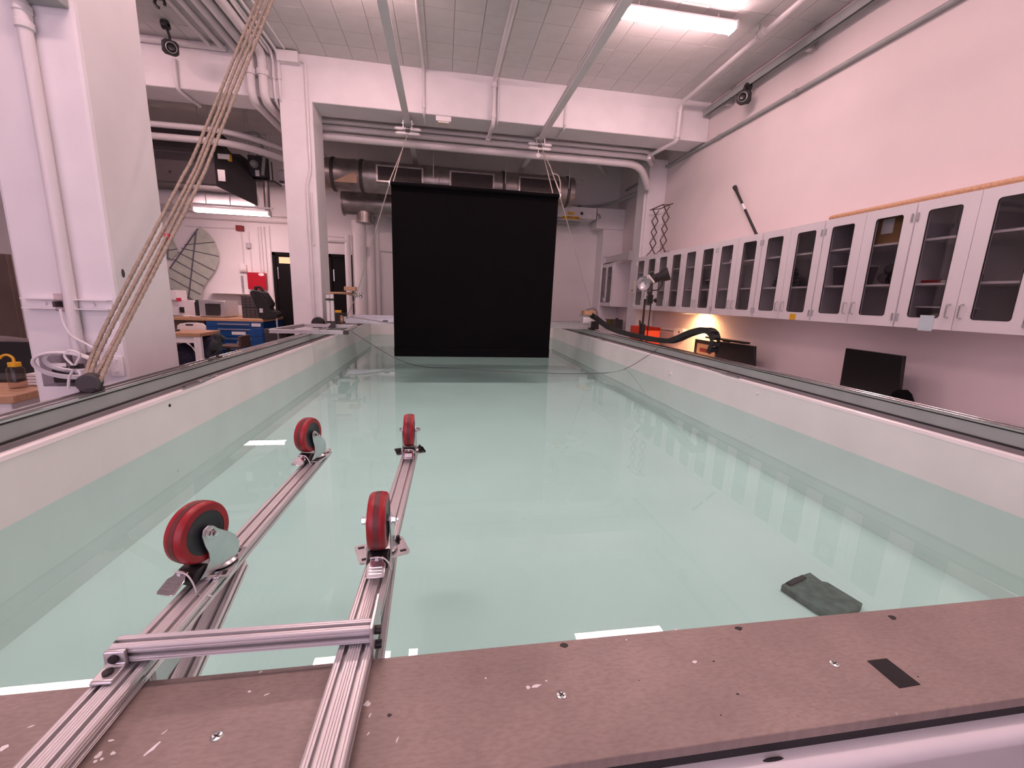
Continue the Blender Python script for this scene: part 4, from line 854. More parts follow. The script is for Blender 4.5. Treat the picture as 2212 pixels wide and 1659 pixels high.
# ================================================================== left ceiling pipes
def pipes_over(x0, xd, r, lab, zt, ydn, zb=3.75, yend=8.2):
    conduit([(x0, 3.0, zt), (xd, ydn, zt), (xd, ydn, zb), (xd+.02, yend, zb)], r, lab, rad=.14, clips=[((xd, ydn, zb+.3), (0, 0, 1))])
for px, r, lab in ((541, .048, 'thick white pipe bending down the beam, nearest the ropes'), (568, .052, 'thickest white pipe bending down the beam beside the column'), (588, .017, 'thin white conduit between the thick pipe and the column'), (600, .017, 'thin white conduit nearest the column on the beam')):
    x = Q(px, 165, 'Y', BY-.08).x; pipes_over(x-.05, x, r, lab, CZ-.07 if r > .03 else CZ-.03, BY-.075 if r > .03 else BY-.03)
for px, py, r, lab in ((470, 60, .04, 'thick white pipe along the ceiling at the top left'), (440, 60, .03, 'white pipe along the ceiling left of the thick one'), (415, 60, .022, 'thin white pipe along the ceiling at the far left of the bundle'), (540, 60, .016, 'thin white conduit along the ceiling behind the ropes'), (520, 60, .014, 'thinner white conduit along the ceiling behind the ropes')):
    p = Q(px, py, 'Z', CZ-.06); conduit([(p.x, 3.0, CZ-.05), (p.x, BY-.03, CZ-.05)], r, lab)
p = Q(385, 215, 'Y', BY-.03); conduit([(p.x, BY-.03, 4.12), (p.x, BY-.03, 3.79), (p.x+.02, BY+.42, 3.79)], .02, 'white conduit dropping from the tracking camera under the beam')
conduit([(-3.75, 4.9, CZ-.09), (-2.6, 4.75, CZ-.09)], .03, 'white pipe crossing under the ceiling at the top left corner')
conduit([(-5.0, BY-.04, CZ-.06), (-2.55, BY-.04, CZ-.06)], .03, 'white pipe along the top of the beam behind the tracking camera')
p = Q(345, 6, 'Z', CZ-.12); t = thing('pipe_clamp', 'black clamp gripping the white pipe at the top left corner', 'clamp', p)
part(MB().tube([(p.x+.045*math.cos(k*PI/7), p.y, p.z+.045*math.sin(k*PI/7)) for k in range(-1, 11)], .014, 8), 'jaw', M['black'], t)
part(MB().box(p.x-.03, p.x+.03, p.y-.02, p.y+.02, p.z+.03, CZ-.004), 'bolt_block', M['black'], t)
jb = Q(622, 113, 'Y', BY-.05)
t = thing('junction_box', 'white junction box where the beam meets the ceiling tiles', 'box', (jb.x, BY-.05, CZ-.12))
part(MB().box(jb.x-.12, jb.x+.12, BY-.10, BY-.002, CZ-.14, CZ-.02), 'box_body', M['white'], t, bevel=.005)
conduit([(jb.x-.05, 3.9, CZ-.02), (jb.x-.02, BY-.12, CZ-.02)], .012, 'thin white conduit on the ceiling tiles to the junction box')
x = Q(668, 300, 'Y', BY-.02).x
conduit([(jb.x+.12, BY-.03, CZ-.08), (x, BY-.03, CZ-.10), (x, BY-.03, 3.0), (x-.055, BY-.03, 2.85), (x-.055, BY-.03, .9)], .018, 'thin white conduit running down the front of the far column', rad=.12, clips=[((x-.055, BY-.03, 1.75), (0, 0, 1)), ((x-.055, BY-.03, 2.3), (0, 0, 1))])
x2 = Q(684, 400, 'Y', BY-.02).x
conduit([(x-.01, BY-.018, 2.75), (x-.01, BY-.018, 2.1)], .011, 'short thin conduit stub on the front of the far column')
# conduits behind the beam
for z, r, y, lab in ((3.66, .055, 6.95, 'thick white pipe running behind the beam, lowest of three'), (3.76, .04, 6.90, 'white pipe running behind the beam, middle of three'), (3.83, .03, 6.86, 'white pipe running behind the beam, highest of three')):
    conduit([(-1.75, y, z), (3.2-(.1 if r > .05 else 0), y, z), (3.40, y+.3, z-.25 if r > .05 else z)], r, lab, rad=.3)
x = Q(1380, 500, 'Y', 7.33).x
conduit([(3.435, 7.40, 3.35), (3.435, 7.40, 2.2), (3.42, 7.36, 1.9)], .028, 'white conduit down the side of the wall column')
p = Q(1370, 600, 'Y', 7.33)
t = thing('switch_box', 'cream junction box at the end of the wall cabinets', 'box', (3.44, 7.36, 1.68)); part(MB().box(3.36, 3.449, 7.342, 7.48, 1.66, 1.88), 'box_body', M['cream'], t, bevel=.006)
part(MB().cyl((3.33, 7.40, 1.72), (3.36, 7.40, 1.72), .015), 'gland', M['steel'], t)
# small white sign under the beam
p = Q(958, 264, 'Y', 6.25); t = thing('emergency_light', 'small white emergency light box fixed under the beam', 'light', (p.x, 6.30, 3.74))
part(MB().box(p.x-.10, p.x+.10, 6.25, 6.40, 3.755, 3.815), 'light_body', M['white'], t, bevel=.004)
part(MB().box(p.x-.07, p.x+.07, 6.26, 6.36, 3.738, 3.755), 'diffuser', M['cream'], t)
# ================================================================== far zone: ducts
DY, DZ, DR = 8.05, 3.43, .25
dx0, dx1 = Q(706, 380, 'Y', DY).x, Q(1237, 400, 'Y', DY).x
du = thing('round_duct', 'large galvanised round duct with three dark grilles', 'duct', ((dx0+dx1)/2, DY, DZ-DR))
part(MB().lathe([(DR*.98, 0), (DR, .01), (DR, .42), (DR, 2.2), (DR, dx1-dx0-.01), (DR*.97, dx1-dx0)], (dx0, DY, DZ), (1, 0, 0), 36), 'duct_shell', M['duct'], du)
def hoop(x, r, nm='seam_band', w_=.03, m='dark'): return part(MB().lathe([(r*.98, -w_), (r+.012, -w_*.8), (r+.016, 0), (r+.012, w_*.8), (r*.98, w_)], (x, DY, DZ), (1, 0, 0), 36), nm, M[m], du)
for px in (715, 778, 1090, 1232): hoop(Q(px, 380, 'Y', DY-DR).x, DR)
for px in (760, 945, 1185): hoop(Q(px, 380, 'Y', DY-DR).x, DR-.008, w_=.04, m='duct')
for pa, pb in ((817, 911), (975, 1064), (1124, 1208)):
    xa, xb = Q(pa, 375, 'Y', DY-DR).x, Q(pb, 385, 'Y', DY-DR).x
    g = part(MB().box(xa-.03, xb+.03, DY-DR-.05, DY-DR+.12, DZ-.13, DZ-.105).box(xa-.03, xb+.03, DY-DR-.05, DY-DR+.12, DZ+.105, DZ+.13).box(xa-.03, xa, DY-DR-.05, DY-DR+.12, DZ-.105, DZ+.105).box(xb, xb+.03, DY-DR-.05, DY-DR+.12, DZ-.105, DZ+.105), 'grille_frame', M['duct'], du)
    part(MB().box(xa, xb, DY-DR-.035, DY-DR+.1, DZ-.105, DZ+.105), 'grille_core', M['mesh'], g)
    b = MB(); n = int((xb-xa)/.022)
    for i in range(1, n): b.box(xa+(xb-xa)*i/n-.003, xa+(xb-xa)*i/n+.003, DY-DR-.042, DY-DR-.034, DZ-.105, DZ+.105)
    part(b, 'grille_bar', M['dark'], g, smooth=0, kind='stuff')
xa, xb = Q(722, 425, 'Y', DY-DR).x, Q(772, 405, 'Y', DY-DR).x
part(MB().add([(xa, DY-DR-.02, DZ-.17), (xb, DY-DR-.02, DZ-.17), (xb, DY-DR-.02, DZ+.02)], [(0, 1, 2)]), 'patch', mat('tan_duct_patch', (.45, .29, .20), .6), du, smooth=0)
for px in (937, 1088, 1222):
    x = Q(px, 380, 'Y', DY).x; part(MB().cyl((x, DY-DR-.01, DZ), (x, DY-DR-.01, CZ), .007, 6), 'hanger_rod', M['pipe'], du)
D2y, D2z, D2r = 8.75, 3.12, .20
x0 = Q(742, 440, 'Y', D2y).x; d2 = thing('branch_duct', 'smaller round duct below the large one, open at its left end', 'duct', (x0+.6, D2y, D2z-D2r))
part(MB().lathe([(D2r*.9, .03), (D2r*.9, 0), (D2r+.02, -.01), (D2r+.02, .015), (D2r, .02), (D2r, 2.5), (.001, 2.5)], (x0, D2y, D2z), (1, 0, .012), 32), 'duct_shell', M['duct'], d2)
xs_ = Q(787, 455, 'Y', D2y).x; part(MB().cyl((xs_, D2y, D2z-D2r+.06), (xs_, D2y, D2z-D2r-.12), .14, 20).cyl((xs_, D2y, D2z-D2r-.14), (xs_, D2y, D2z-D2r-.11), .17, 20), 'outlet_collar', M['duct'], d2)
part(MB().cyl((x0+.3, D2y, D2z+D2r-.02), (x0+.3, D2y, CZ), .008, 6).cyl((x0+2, D2y, D2z+D2r-.02), (x0+2, D2y, CZ), .008, 6), 'hanger_rod', M['pipe'], d2)
# vertical pipes at the far wall
def vpipe(px, r, z0, z1, lab, y=9.1, m='pipe'):
    x = Q(px, 600, 'Y', y-r).x; return conduit([(x, y, z0), (x, y, z1)], r, lab, m=m)
vpipe(775, .13, 0, 2.82, 'thick white vertical pipe under the branch duct outlet', 8.78)
vpipe(752, .055, 0, 2.55, 'white vertical pipe with an open top beside the thick one', 8.7)
vpipe(800, .085, 0, 3.0, 'grey-white vertical pipe right of the thick one', 9.15)
vpipe(815, .05, 0, 3.0, 'slim white vertical pipe nearest the black screen', 9.2)
x = Q(730, 492, 'Y', 8.7).x
conduit([(x-.35, 8.7, 2.45), (x+.17, 8.7, 2.45)], .06, 'short white horizontal pipe joining the open vertical pipe')
struct(MB().box(-1.30, -.6, FY-.06, FY, 2.35, 2.40), 'trim_9', M['wall'], 'ledge along the far wall left of the black screen')
for y, z, r, lab in ((7.55, 3.98, .025, 'thin pipe across the dark ceiling zone, nearer one'), (8.3, 4.12, .022, 'thin pipe across the dark ceiling zone, farther one'), (9.3, 3.95, .05, 'thick pipe running along the top of the far wall')):
    conduit([(-1.7, y, z), (2.2 if y < 9 else 2.9, y, z)], r, lab)
conduit([(2.35, 7.6, 4.1), (3.3, 9.1, 4.1)], .04, 'white pipe slanting across the dark ceiling at the far right')
conduit([(1.75, 8.9, CZ), (1.75, 8.9, 3.95), (2.15, 8.9, 3.95), (2.15, 8.9, 3.75)], .02, 'thin bent conduit above the right end of the duct')
conduit([(2.1, 9.33, 3.50), (3.0, 9.33, 3.46), (3.5, 9.0, 3.52), (3.70, 8.0, 3.58)], .03, 'dark pipe bending from the far wall onto the right wall', m='grey', rad=.3)
struct(MB().box(2.45, 3.05, 9.33, FY, 3.45, 4.1), 'trim_10', M['wall'], 'flush grey-white panel high on the far wall')
# wall unit with the yellow signs
a, c = Q(1150, 430, 'Y', 8.85), Q(1287, 482, 'Y', 8.85)
su = thing('air_unit', 'long grey-white air unit with yellow labels on the far wall', 'air unit', (a.x+.8, 9.1, c.z))
ux0, ux1, uz0, uz1 = a.x, c.x, c.z+.07, Q(1240, 446, 'Y', 8.85).z
part(MB().box(ux0, ux1, 8.85, FY-.002, uz0, uz1), 'unit_case', M['lab'], su, bevel=.006)
part(MB().box(ux0, ux1-.12, 8.80, 8.86, uz0-.06, uz0-.035).box(ux0, ux1-.3, 8.9, 9.3, uz0-.075, uz0), 'louvre', M['grey'], su)
zc_ = Q(1240, 471, 'Y', 8.84).z
xs0, xs1 = Q(1214, 470, 'Y', 8.84).x, Q(1252, 474, 'Y', 8.84).x
lb = part(MB().box(xs0, xs1, 8.843, 8.85, zc_-.028, zc_+.032), 'sign_plate', M['yellow'], su)
text('SUPPLY AIR', .058, ((xs0+xs1)/2+.02, 8.842, zc_+.001), (PI/2, 0, 0), M['black'], lb)
part(MB().add([(xs0+.012, 8.842, zc_+.014), (xs0+.045, 8.842, zc_+.014), (xs0+.028, 8.842, zc_-.014)], [(0, 1, 2)]), 'arrow_mark', M['black'], lb, smooth=0)
p = Q(1234, 461, 'Y', 8.84); part(MB().box(p.x-.065, p.x+.065, 8.843, 8.85, p.z-.027, p.z+.027), 'sign_plate', M['yellow'], su)
p = Q(1257, 461, 'Y', 8.84); part(MB().box(p.x-.027, p.x+.027, 8.843, 8.85, p.z-.027, p.z+.027), 'dark_window', M['black'], su)
p = Q(1273, 467, 'Y', 8.84); part(MB().box(p.x-.05, p.x+.05, 8.845, 8.85, p.z-.04, p.z+.04), 'data_plate', M['paper'], su)
p = Q(1250, 442, 'Y', 8.95); part(MB().cyl((p.x, 8.90, uz1-.01), (p.x, 8.98, uz1-.01), .05, 16), 'round_knob', M['dark'], su)
p = Q(1294, 468, 'Y', 8.9); part(MB().tube(bez([(ux1, 8.95, p.z+.05), (p.x, 8.93, p.z+.04), (p.x+.04, 8.93, p.z-.03)], 5), .022), 'hose', M['grey'], su)
# unlit strip light over the small cabinet
a, c = Q(1306, 567, 'X', 3.40), Q(1362, 552, 'X', 3.40)
sl2 = thing('strip_light', 'unlit strip light bracket above the small far cabinet', 'light', (3.5, 8.6, 2.27))
y0, y1 = sorted((a.y, c.y)); y1 = min(y1, 8.98)
part(MB().box(3.38, 3.50, y0, y1, 2.36, 2.42).box(3.38, 3.40, y0, y1, 2.30, 2.36), 'channel', M['aluflat'], sl2)
part(MB().cyl((3.44, y0+.04, 2.325), (3.44, y1-.04, 2.325), .022, 10), 'tube', M['white'], sl2)
part(MB().box(3.36, 3.52, y0-.015, y0+.01, 2.27, 2.44).box(3.36, 3.52, y1-.01, y1+.015, 2.27, 2.44), 'end_plate', M['aluflat'], sl2)
# things under the small cabinet
fb = thing('counter', 'white counter in the far right corner under the small cabinet', 'counter', (3.45, 8.5, 0))
part(MB().box(3.02, WX-.002, 7.80, 9.01, .90, .94).box(3.06, WX-.002, 7.82, 9.0, 0, .90), 'counter_body', M['lab'], fb, bevel=.004)
solo(MB().box(3.38, 3.62, 8.42, 8.62, .94, 1.13).box(3.36, 3.64, 8.40, 8.64, 1.13, 1.15), 'olive_box', mat('olive_plastic', (.11, .08, .015), .6), 'dark olive box on the far right counter', 'box', bevel=.006)
solo(MB().box(3.38, 3.54, 8.12, 8.26, .94, 1.16).cyl((3.44, 8.19, 1.16), (3.44, 8.19, 1.19), .03), 'grey_canister', M['dark'], 'grey canister beside the olive box on the far counter', 'canister', bevel=.006)
# PVC tubes strapped together and wand with silver balls at the far left corner of the tank
xa = Q(714, 670, 'Y', 6.14).x; zt = Q(714, 637, 'Y', 6.14).z
pv = thing('tube_pair', 'two white plastic tubes strapped upright beside the far column', 'tube', (xa, 6.14, RT))
for s in (-1, 1): part(MB().cyl((xa+s*.026, 6.14, RT), (xa+s*.026, 6.14, zt+(.0 if s < 0 else .012)), .0235, 14), 'tube', M['white'], pv)
for z in (zt-.06, zt-.36): part(MB().box(xa-.052, xa+.052, 6.112, 6.168, z-.012, z+.012), 'strap', M['rubber'], pv)
a, c = Q(708, 634, 'Y', 6.12), Q(763, 636, 'Y', 6.12)
wd = thing('ball_wand', 'brown stick with a cluster of silver balls laid on the white tubes', 'wand', ((a.x+c.x)/2, 6.12, zt))
za = zt+.028
part(MB().tube([(a.x, 6.14, za), (a.x+.22, 6.14, za), (c.x, 6.14, za-.01)], .014, 8, radii=[.012, .016, .022]), 'stick', M['woody'], wd)
for i in range(8):
    p = Q(772, 635, 'Y', 6.12); part(MB().ball((p.x+random.uniform(-.05, .05), 6.14+random.uniform(-.04, .04), za-.01+random.uniform(-.035, .045)), .021, 10, 7), 'ball', M['chrome'], wd)
p = Q(757, 624, 'Y', 6.06); solo(MB().box(p.x-.075, p.x+.075, 6.02, 6.10, p.z-.025, p.z+.028), 'wood_toggle', M['woody'], 'small wooden block threaded on the long left guy cord', 'block', bevel=.004)
p = Q(733, 673, 'Y', 9.0); yb = thing('tool_box', 'black box with a yellow handle on the floor behind the tank', 'box', (p.x, 9.0, 0)); part(MB().box(p.x-.25, p.x+.25, 8.85, 9.2, 0, p.z-.02), 'box_body', M['rubber'], yb, bevel=.01); part(MB().box(p.x-.06, p.x+.06, 8.9, 8.96, p.z-.02, p.z+.03), 'handle', M['yellow'], yb, bevel=.006)
p = Q(690, 695, 'Y', 6.15); solo(MB().lathe([(.001, -.03), (.07, -.03), (.09, -.01), (.09, .01), (.07, .03), (.001, .03)], (-1.68, 6.20, RIMZ+.10), (0, 1, 0), 18), 'black_reel', M['black'], 'small black reel at the foot of the far column', 'reel')
# ================================================================== duck decoy on the left rail
dk = thing('duck_decoy', 'black bird figure standing on the left rail of the tank', 'figurine', Q(470, 771, 'Z', RT))
dk.location.x = min(dk.location.x, -1.42); o = Vector(dk.location)
R_ = Matrix.Rotation(math.radians(-38), 3, 'Y')
part(MB().ball(o+Vector((-.008, 0, .112)), (.052, .05, .078), 18, 12, Matrix.Rotation(math.radians(35), 3, 'Y')).tube(bez([o+Vector((.01, 0, .14)), o+Vector((.022, 0, .175)), o+Vector((.018, 0, .205))], 5), .03, 12), 'body', M['feather'], dk, smooth=60)
part(MB().ball(o+Vector((.02, 0, .207)), (.040, .034, .034), 16, 10), 'head', M['feather'], dk)
part(MB().tube([o+Vector((.05, 0, .204)), o+Vector((.075, 0, .196)), o+Vector((.095, 0, .191))], .012, 10, radii=[.016, .012, .006]), 'bill', M['feather'], dk)
part(MB().tube([o+Vector((-.04, 0, .06)), o+Vector((-.075, 0, .035)), o+Vector((-.095, 0, .03))], .02, 10, radii=[.03, .018, .006]), 'tail', M['feather'], dk)
for s in (-1, 1):
    part(MB().ball(o+Vector((-.012, s*.045, .11)), (.035, .014, .06), 12, 8, Matrix.Rotation(math.radians(35), 3, 'Y')), 'wing', M['feather'], dk)
    part(MB().tube([o+Vector((-.005, s*.02, .05)), o+Vector((.0, s*.02, .002))], .006, 8).prism([(-.012, -.004), (.03, -.016), (.034, 0), (.03, .016), (-.012, .004)], o+Vector((.0, s*.02, 0)), (1, 0, 0), (0, 1, 0), (0, 0, .004)), 'leg', M['feather'], dk)
dk.scale = (.64, .64, .64)
# ================================================================== things on the near column
CYF = 2.47
x = Q(100, 300, 'Y', CYF).x
pp = thing('wall_pipe', 'white pipe with a coupling running down the near column', 'pipe', (x, CYF, .6))
xt, xm, xb = Q(38, 0, 'Y', CYF-.03), Q(92, 300, 'Y', CYF-.03), Q(135, 640, 'Y', CYF-.03)
X_ = xm.x
part(MB().cyl((X_, CYF-.026, .45), (X_, CYF-.026, 3.4), .026, 14), 'pipe_run', M['pipe'], pp)
zz = Q(45, 35, 'Y', CYF-.03).z
part(MB().lathe([(.026, -.05), (.034, -.045), (.034, -.02), (.03, -.015), (.03, .015), (.034, .02), (.034, .045), (.026, .05)], (X_, CYF-.026, zz), (0, 0, 1), 16), 'coupling', M['pipe'], pp)
a, c = Q(52, 655, 'Y', CYF-.02), Q(236, 656, 'Y', CYF-.02)
ch = thing('mounting_channel', 'white slotted mounting channel fixed across the near column', 'channel', ((a.x+c.x)/2, CYF, a.z-.02))
zc0 = (a.z+c.z)/2 - .003
part(MB().box(a.x, c.x, CYF-.008, CYF-.001, zc0-.022, zc0+.022).box(a.x, c.x, CYF-.040, CYF-.002, zc0+.020, zc0+.025).box(a.x, c.x, CYF-.040, CYF-.002, zc0-.025, zc0-.020), 'channel', M['white'], ch)
for f in (.22, .79): part(MB().cyl((a.x+(c.x-a.x)*f, CYF-.008, zc0), (a.x+(c.x-a.x)*f, CYF-.016, zc0), .009, 12), 'bolt', M['white'], ch)
xk = a.x+(c.x-a.x)*.47
part(MB().box(xk-.022, xk+.022, CYF-.048, CYF-.008, zc0-.034, zc0+.05), 'cable_clamp', M['clear'], ch)
part(MB().box(xk-.03, xk-.018, CYF-.05, CYF-.008, zc0-.015, zc0+.012), 'latch', M['dark'], ch)
# cable from the clamp, coil of white cable, clear tub hung behind it
Z0 = lambda px, py, y=CYF-.05: Q(px, py, 'Y', y)
co = thing('cable_coil', 'coil of white cable hanging on the near column', 'cable', Z0(135, 790))
cc = Z0(140, 783, CYF-.19)
for i in range(6):
    rx, rz = .098+.0085*i+random.uniform(-.003, .003), .046+.0045*i; oy = -.012*(i % 3)
    part(MB().tube([(cc.x - .008*i*.5 + rx*math.cos(t*PI/16), CYF-.16-oy-.03*math.sin(t*PI/16)-.004*i, cc.z - .004*i + rz*math.sin(t*PI/16)) for t in range(32)], .0052, 8, closed=True), 'cable_turn', M['white'], co)
part(MB().tube(bez([Z0(130, 668), Z0(138, 700), Z0(155, 725), Z0(185, 742), Z0(205, 755), Z0(217, 772), Z0(220, 785)], 6), .0055, 8), 'cable_lead', M['white'], co)
part(MB().tube(bez([Z0(160, 792, CYF-.2), Z0(140, 770, CYF-.2), Z0(150, 757, CYF-.2), Z0(172, 765, CYF-.2), Z0(165, 785, CYF-.2), Z0(161, 793, CYF-.2), Z0(172, 805, CYF-.2), Z0(173, 822, CYF-.2), Z0(168, 842, CYF-.2)], 6), .0055, 8), 'cable_end', M['white'], co)
part(MB().tube(bez([Z0(161, 795, CYF-.2), Z0(150, 815, CYF-.2), Z0(147, 840, CYF-.2)], 6), .0055, 8), 'cable_end', M['white'], co)
p = Z0(161, 793, CYF-.205); part(MB().box(p.x-.010, p.x+.010, p.y-.012, p.y+.012, p.z-.006, p.z+.008), 'tie', M['black'], co)
a, c = Z0(94, 765, CYF-.1), Z0(176, 832, CYF-.1)
tb = thing('clear_tub', 'clear plastic tub fixed to the near column behind the cable coil', 'tub', ((a.x+c.x)/2, CYF, c.z))
y0, y1 = CYF-.13, CYF-.004
part(MB().box(a.x, c.x, y0, y0+.004, c.z, a.z).box(a.x, a.x+.004, y0, y1, c.z, a.z).box(c.x-.004, c.x, y0, y1, c.z, a.z).box(a.x, c.x, y0, y1, c.z, c.z+.004).box(a.x, c.x, y1-.004, y1, c.z, a.z), 'tub_body', M['tub'], tb)
part(MB().box(a.x+.02, c.x-.02, y0+.03, y1-.02, c.z+.01, c.z+.10), 'device', M['dark'], tb, bevel=.006)
part(MB().lathe([(.018, -.004), (.024, 0), (.018, .004), (.014, 0), (.018, -.004)], ((a.x+c.x)/2+.02, y0+.02, c.z+.09), (0, 1, .1), 18), 'ring', M['white'], tb)
part(MB().box(a.x+.03, a.x+.11, y0-.001, y0, a.z-.055, a.z-.038), 'paper_label', M['paper'], tb)
a = Z0(252, 790, CYF-.01); t = thing('outlet_box', 'tall white outlet plate with two screws on the near column', 'outlet', (a.x, CYF, a.z-.05))
part(MB().box(a.x-.03, a.x+.03, CYF-.012, CYF-.001, a.z-.055, a.z+.05), 'plate', M['white'], t, bevel=.003)
for s in (-.025, .03): part(MB().cyl((a.x, CYF-.012, a.z+s), (a.x, CYF-.018, a.z+s), .008, 10), 'screw', M['white'], t)
p = Q(262, 590, 'X', -1.622); solo(MB().ball((-1.6215, p.y+.012, p.z), (.003, .012, .022), 10, 6), 'wall_scuff', M['dark'], 'small dark chip in the paint on the side of the near column', 'chip')
p = Q(95, 3, 'Y', CYF-.02); solo(MB().box(p.x-.12, p.x+.08, CYF-.08, CYF-.001, p.z-.01, p.z+.25), 'grey_box', M['grey'], 'grey box high on the near column at the picture edge', 'box', bevel=.004)
# ================================================================== desk, bottle, laptop and boards left of the near column
dsk = thing('left_desk', 'wood topped white desk beside the near column at the left edge', 'desk', (-2.75, 3.1, 0))
dz = .895; e = Q(78, 840, 'Z', dz)
part(MB().box(-4.0, e.x+.03, 2.62, 3.9, dz-.045, dz), 'desk_top', M['woody'], dsk, bevel=.006)
part(MB().box(-3.95, e.x-.02, 2.66, 3.85, .05, dz-.045), 'drawer_unit', M['white'], dsk, bevel=.004)
part(MB().box(-3.0, e.x-.10, 2.64, 2.66, dz-.14, dz-.11), 'drawer_pull', M['rubber'], dsk)
p = Q(41, 838, 'Z', dz); bt = thing('wash_bottle', 'translucent wash bottle with a bent yellow spout on the desk', 'bottle', (p.x, p.y, dz))
s_ = 1.05
part(MB().lathe([(.032*s_, 0), (.036*s_, .004), (.036*s_, .105*s_), (.028*s_, .118*s_), (.022*s_, .12*s_)], (p.x, p.y, dz), (0, 0, 1), 20), 'bottle_body', M['clear'], bt)
part(MB().cyl((p.x, p.y, dz+.12*s_), (p.x, p.y, dz+.142*s_), .026*s_, 18), 'cap', M['yellow'], bt)
part(MB().tube(bez([(p.x, p.y, dz+.14*s_), (p.x-.002, p.y, dz+.175), (p.x-.02, p.y-.005, dz+.192), (p.x-.04, p.y-.01, dz+.188), (p.x-.056, p.y-.01, dz+.172)], 5), .0065, 8), 'spout', M['yellow'], bt)
lt = thing('laptop', 'open black laptop on the desk behind the wash bottle', 'laptop', (-2.78, 3.15, dz))
a = Q(20, 800, 'Y', 3.12)
part(MB().box(a.x-.17, a.x+.15, 2.98, 3.20, dz+.002, dz+.02), 'keyboard_base', M['rubber'], lt, bevel=.003)
part(MB().prism([(-.17, 0), (.15, 0), (.15, .21), (-.17, .21)], (a.x, 3.20, dz+.012), (1, 0, 0), (0, .25, .97), (0, .012, -.003)), 'lid', M['screen'], lt, bevel=.002)
p = Q(66, 822, 'Z', dz+.04); stc = thing('napkin_stack', 'stack of white folded towels beside the wash bottle', 'towel', (p.x, p.y+.1, dz), None)
for i in range(4): part(MB().box(p.x-.055, p.x+.075, p.y+.04, p.y+.2, dz+.002+.018*i, dz+.018+.018*i), 'fold', M['paper'], stc, bevel=.005)
a, c = Q(0, 548, 'Y', 4.6), Q(52, 755, 'Y', 4.6)
wb = thing('brown_board', 'large dark brown board standing behind the desk at left', 'board', (a.x-.5, 4.6, 0))
part(MB().box(a.x-1.2, Q(20, 650, 'Y', 4.6).x+.06, 4.58, 4.63, .02, a.z), 'board', M['brown'], wb, bevel=.004)
part(MB().box(a.x-1.1, a.x-1.0, 4.45, 4.8, 0, .05).box(a.x+.1, a.x+.2, 4.45, 4.8, 0, .05), 'foot', M['dark'], wb)
p = Q(28, 775, 'Y', 3.6); solo(MB().ball((p.x-.15, 3.62, dz+.11), (.42, .10, .105), 20, 10).box(p.x-.5, p.x+.15, 3.55, 3.7, dz, dz+.05), 'grey_cover', M['fabric'], 'mottled grey cloth heap behind the laptop', 'cloth')
p = Q(45, 790, 'Y', 3.3); 
# ================================================================== laboratory behind the far column: bench, drawers, machines
BYF, BTZ = 8.40, .975
wbn = thing('workbench', 'wooden topped workbench against the far wall at the left', 'bench', (-3.9, 8.8, 0))
part(MB().box(-4.75, -3.21, BYF-.02, FY-.01, BTZ-.05, BTZ), 'bench_top', M['wood'], wbn, bevel=.004)
part(MB().box(-4.72, -4.20, BYF+.02, FY-.02, 0, BTZ-.05), 'base_panel', M['brown'], wbn)
bd = thing('drawer_cabinet', 'blue drawer cabinet with white label plates under the workbench', 'cabinet', (-3.7, BYF, 0))
bx0, bx1 = -4.17, -3.22
part(MB().box(bx0, bx1, BYF, FY-.02, .02, BTZ-.052), 'cabinet_body', M['blue'], bd, bevel=.004)
zt_ = BTZ-.06
for i, hgt in enumerate((.10, .17, .19, .19, .19)):
    dr = part(MB().box(bx0+.015, bx1-.015, BYF-.018, BYF, zt_-hgt+.008, zt_), 'drawer', M['blue'], bd, bevel=.003)
    part(MB().box(bx0+.20, bx1-.22, BYF-.028, BYF-.018, zt_-.042 if i else zt_-.05, zt_-.024 if i else zt_-.03), 'pull', M['aluflat'], dr)
    xl = (bx1-.19, bx1-.04) if i == 0 else ((bx0+.42, bx0+.65) if i == 1 else (bx1-.45, bx1-.28))
    zl = zt_-.07 if i else zt_-.045
    if i < 3: part(MB().box(xl[0], xl[1], BYF-.022, BYF-.018, zl-.028 - (.03 if i else 0), zl+.028 - (.03 if i else 0)), 'label_plate', M['paper'], dr)
    zt_ -= hgt
# toaster oven like machine
a, c = Q(432, 686, 'Y', 8.55), Q(486, 650, 'Y', 8.55)
ov = thing('bench_oven', 'grey bench oven with a dark window on the workbench', 'oven', ((a.x+c.x)/2, 8.75, BTZ))
part(MB().box(a.x, c.x, 8.55, 9.05, BTZ+.01, c.z), 'oven_body', M['aluflat'], ov, bevel=.008)
part(MB().prism([(.30, .05), (.95, .05), (1.0, .25), (1.02, .82), (.30, .82)], (a.x, 8.545, BTZ+.02), ((c.x-a.x)*.80, 0, 0), (0, 0, (c.z-BTZ)*.9), (0, .006, 0)), 'window', M['darker'], ov)
part(MB().box(a.x+.15, c.x-.08, 8.525, 8.545, c.z-.05, c.z-.03), 'handle', M['steel'], ov)
for x_ in (a.x+.04, c.x-.04): part(MB().box(x_-.02, x_+.02, 8.6, 9.0, BTZ, BTZ+.012), 'foot', M['rubber'], ov)
p = Q(427, 672, 'Y', 8.6); solo(MB().cyl((p.x, 8.62, BTZ), (p.x, 8.62, BTZ+.26), .045, 12).cyl((p.x, 8.62, BTZ+.26), (p.x, 8.62, BTZ+.30), .03), 'black_canister', M['rubber'], 'black canister beside the bench oven', 'canister')
for k, (px, lab) in enumerate(((405, 'small white dish on the workbench, left of two'), (423, 'small white dish on the workbench, right of two'))):
    p = Q(px, 684, 'Y', 8.5); solo(MB().lathe([(.03, 0), (.07, .006), (.08, .02), (.06, .016), (.001, .008)], (p.x, 8.5, BTZ), (0, 0, 1), 16), 'dish', M['paper'], lab, 'dish')
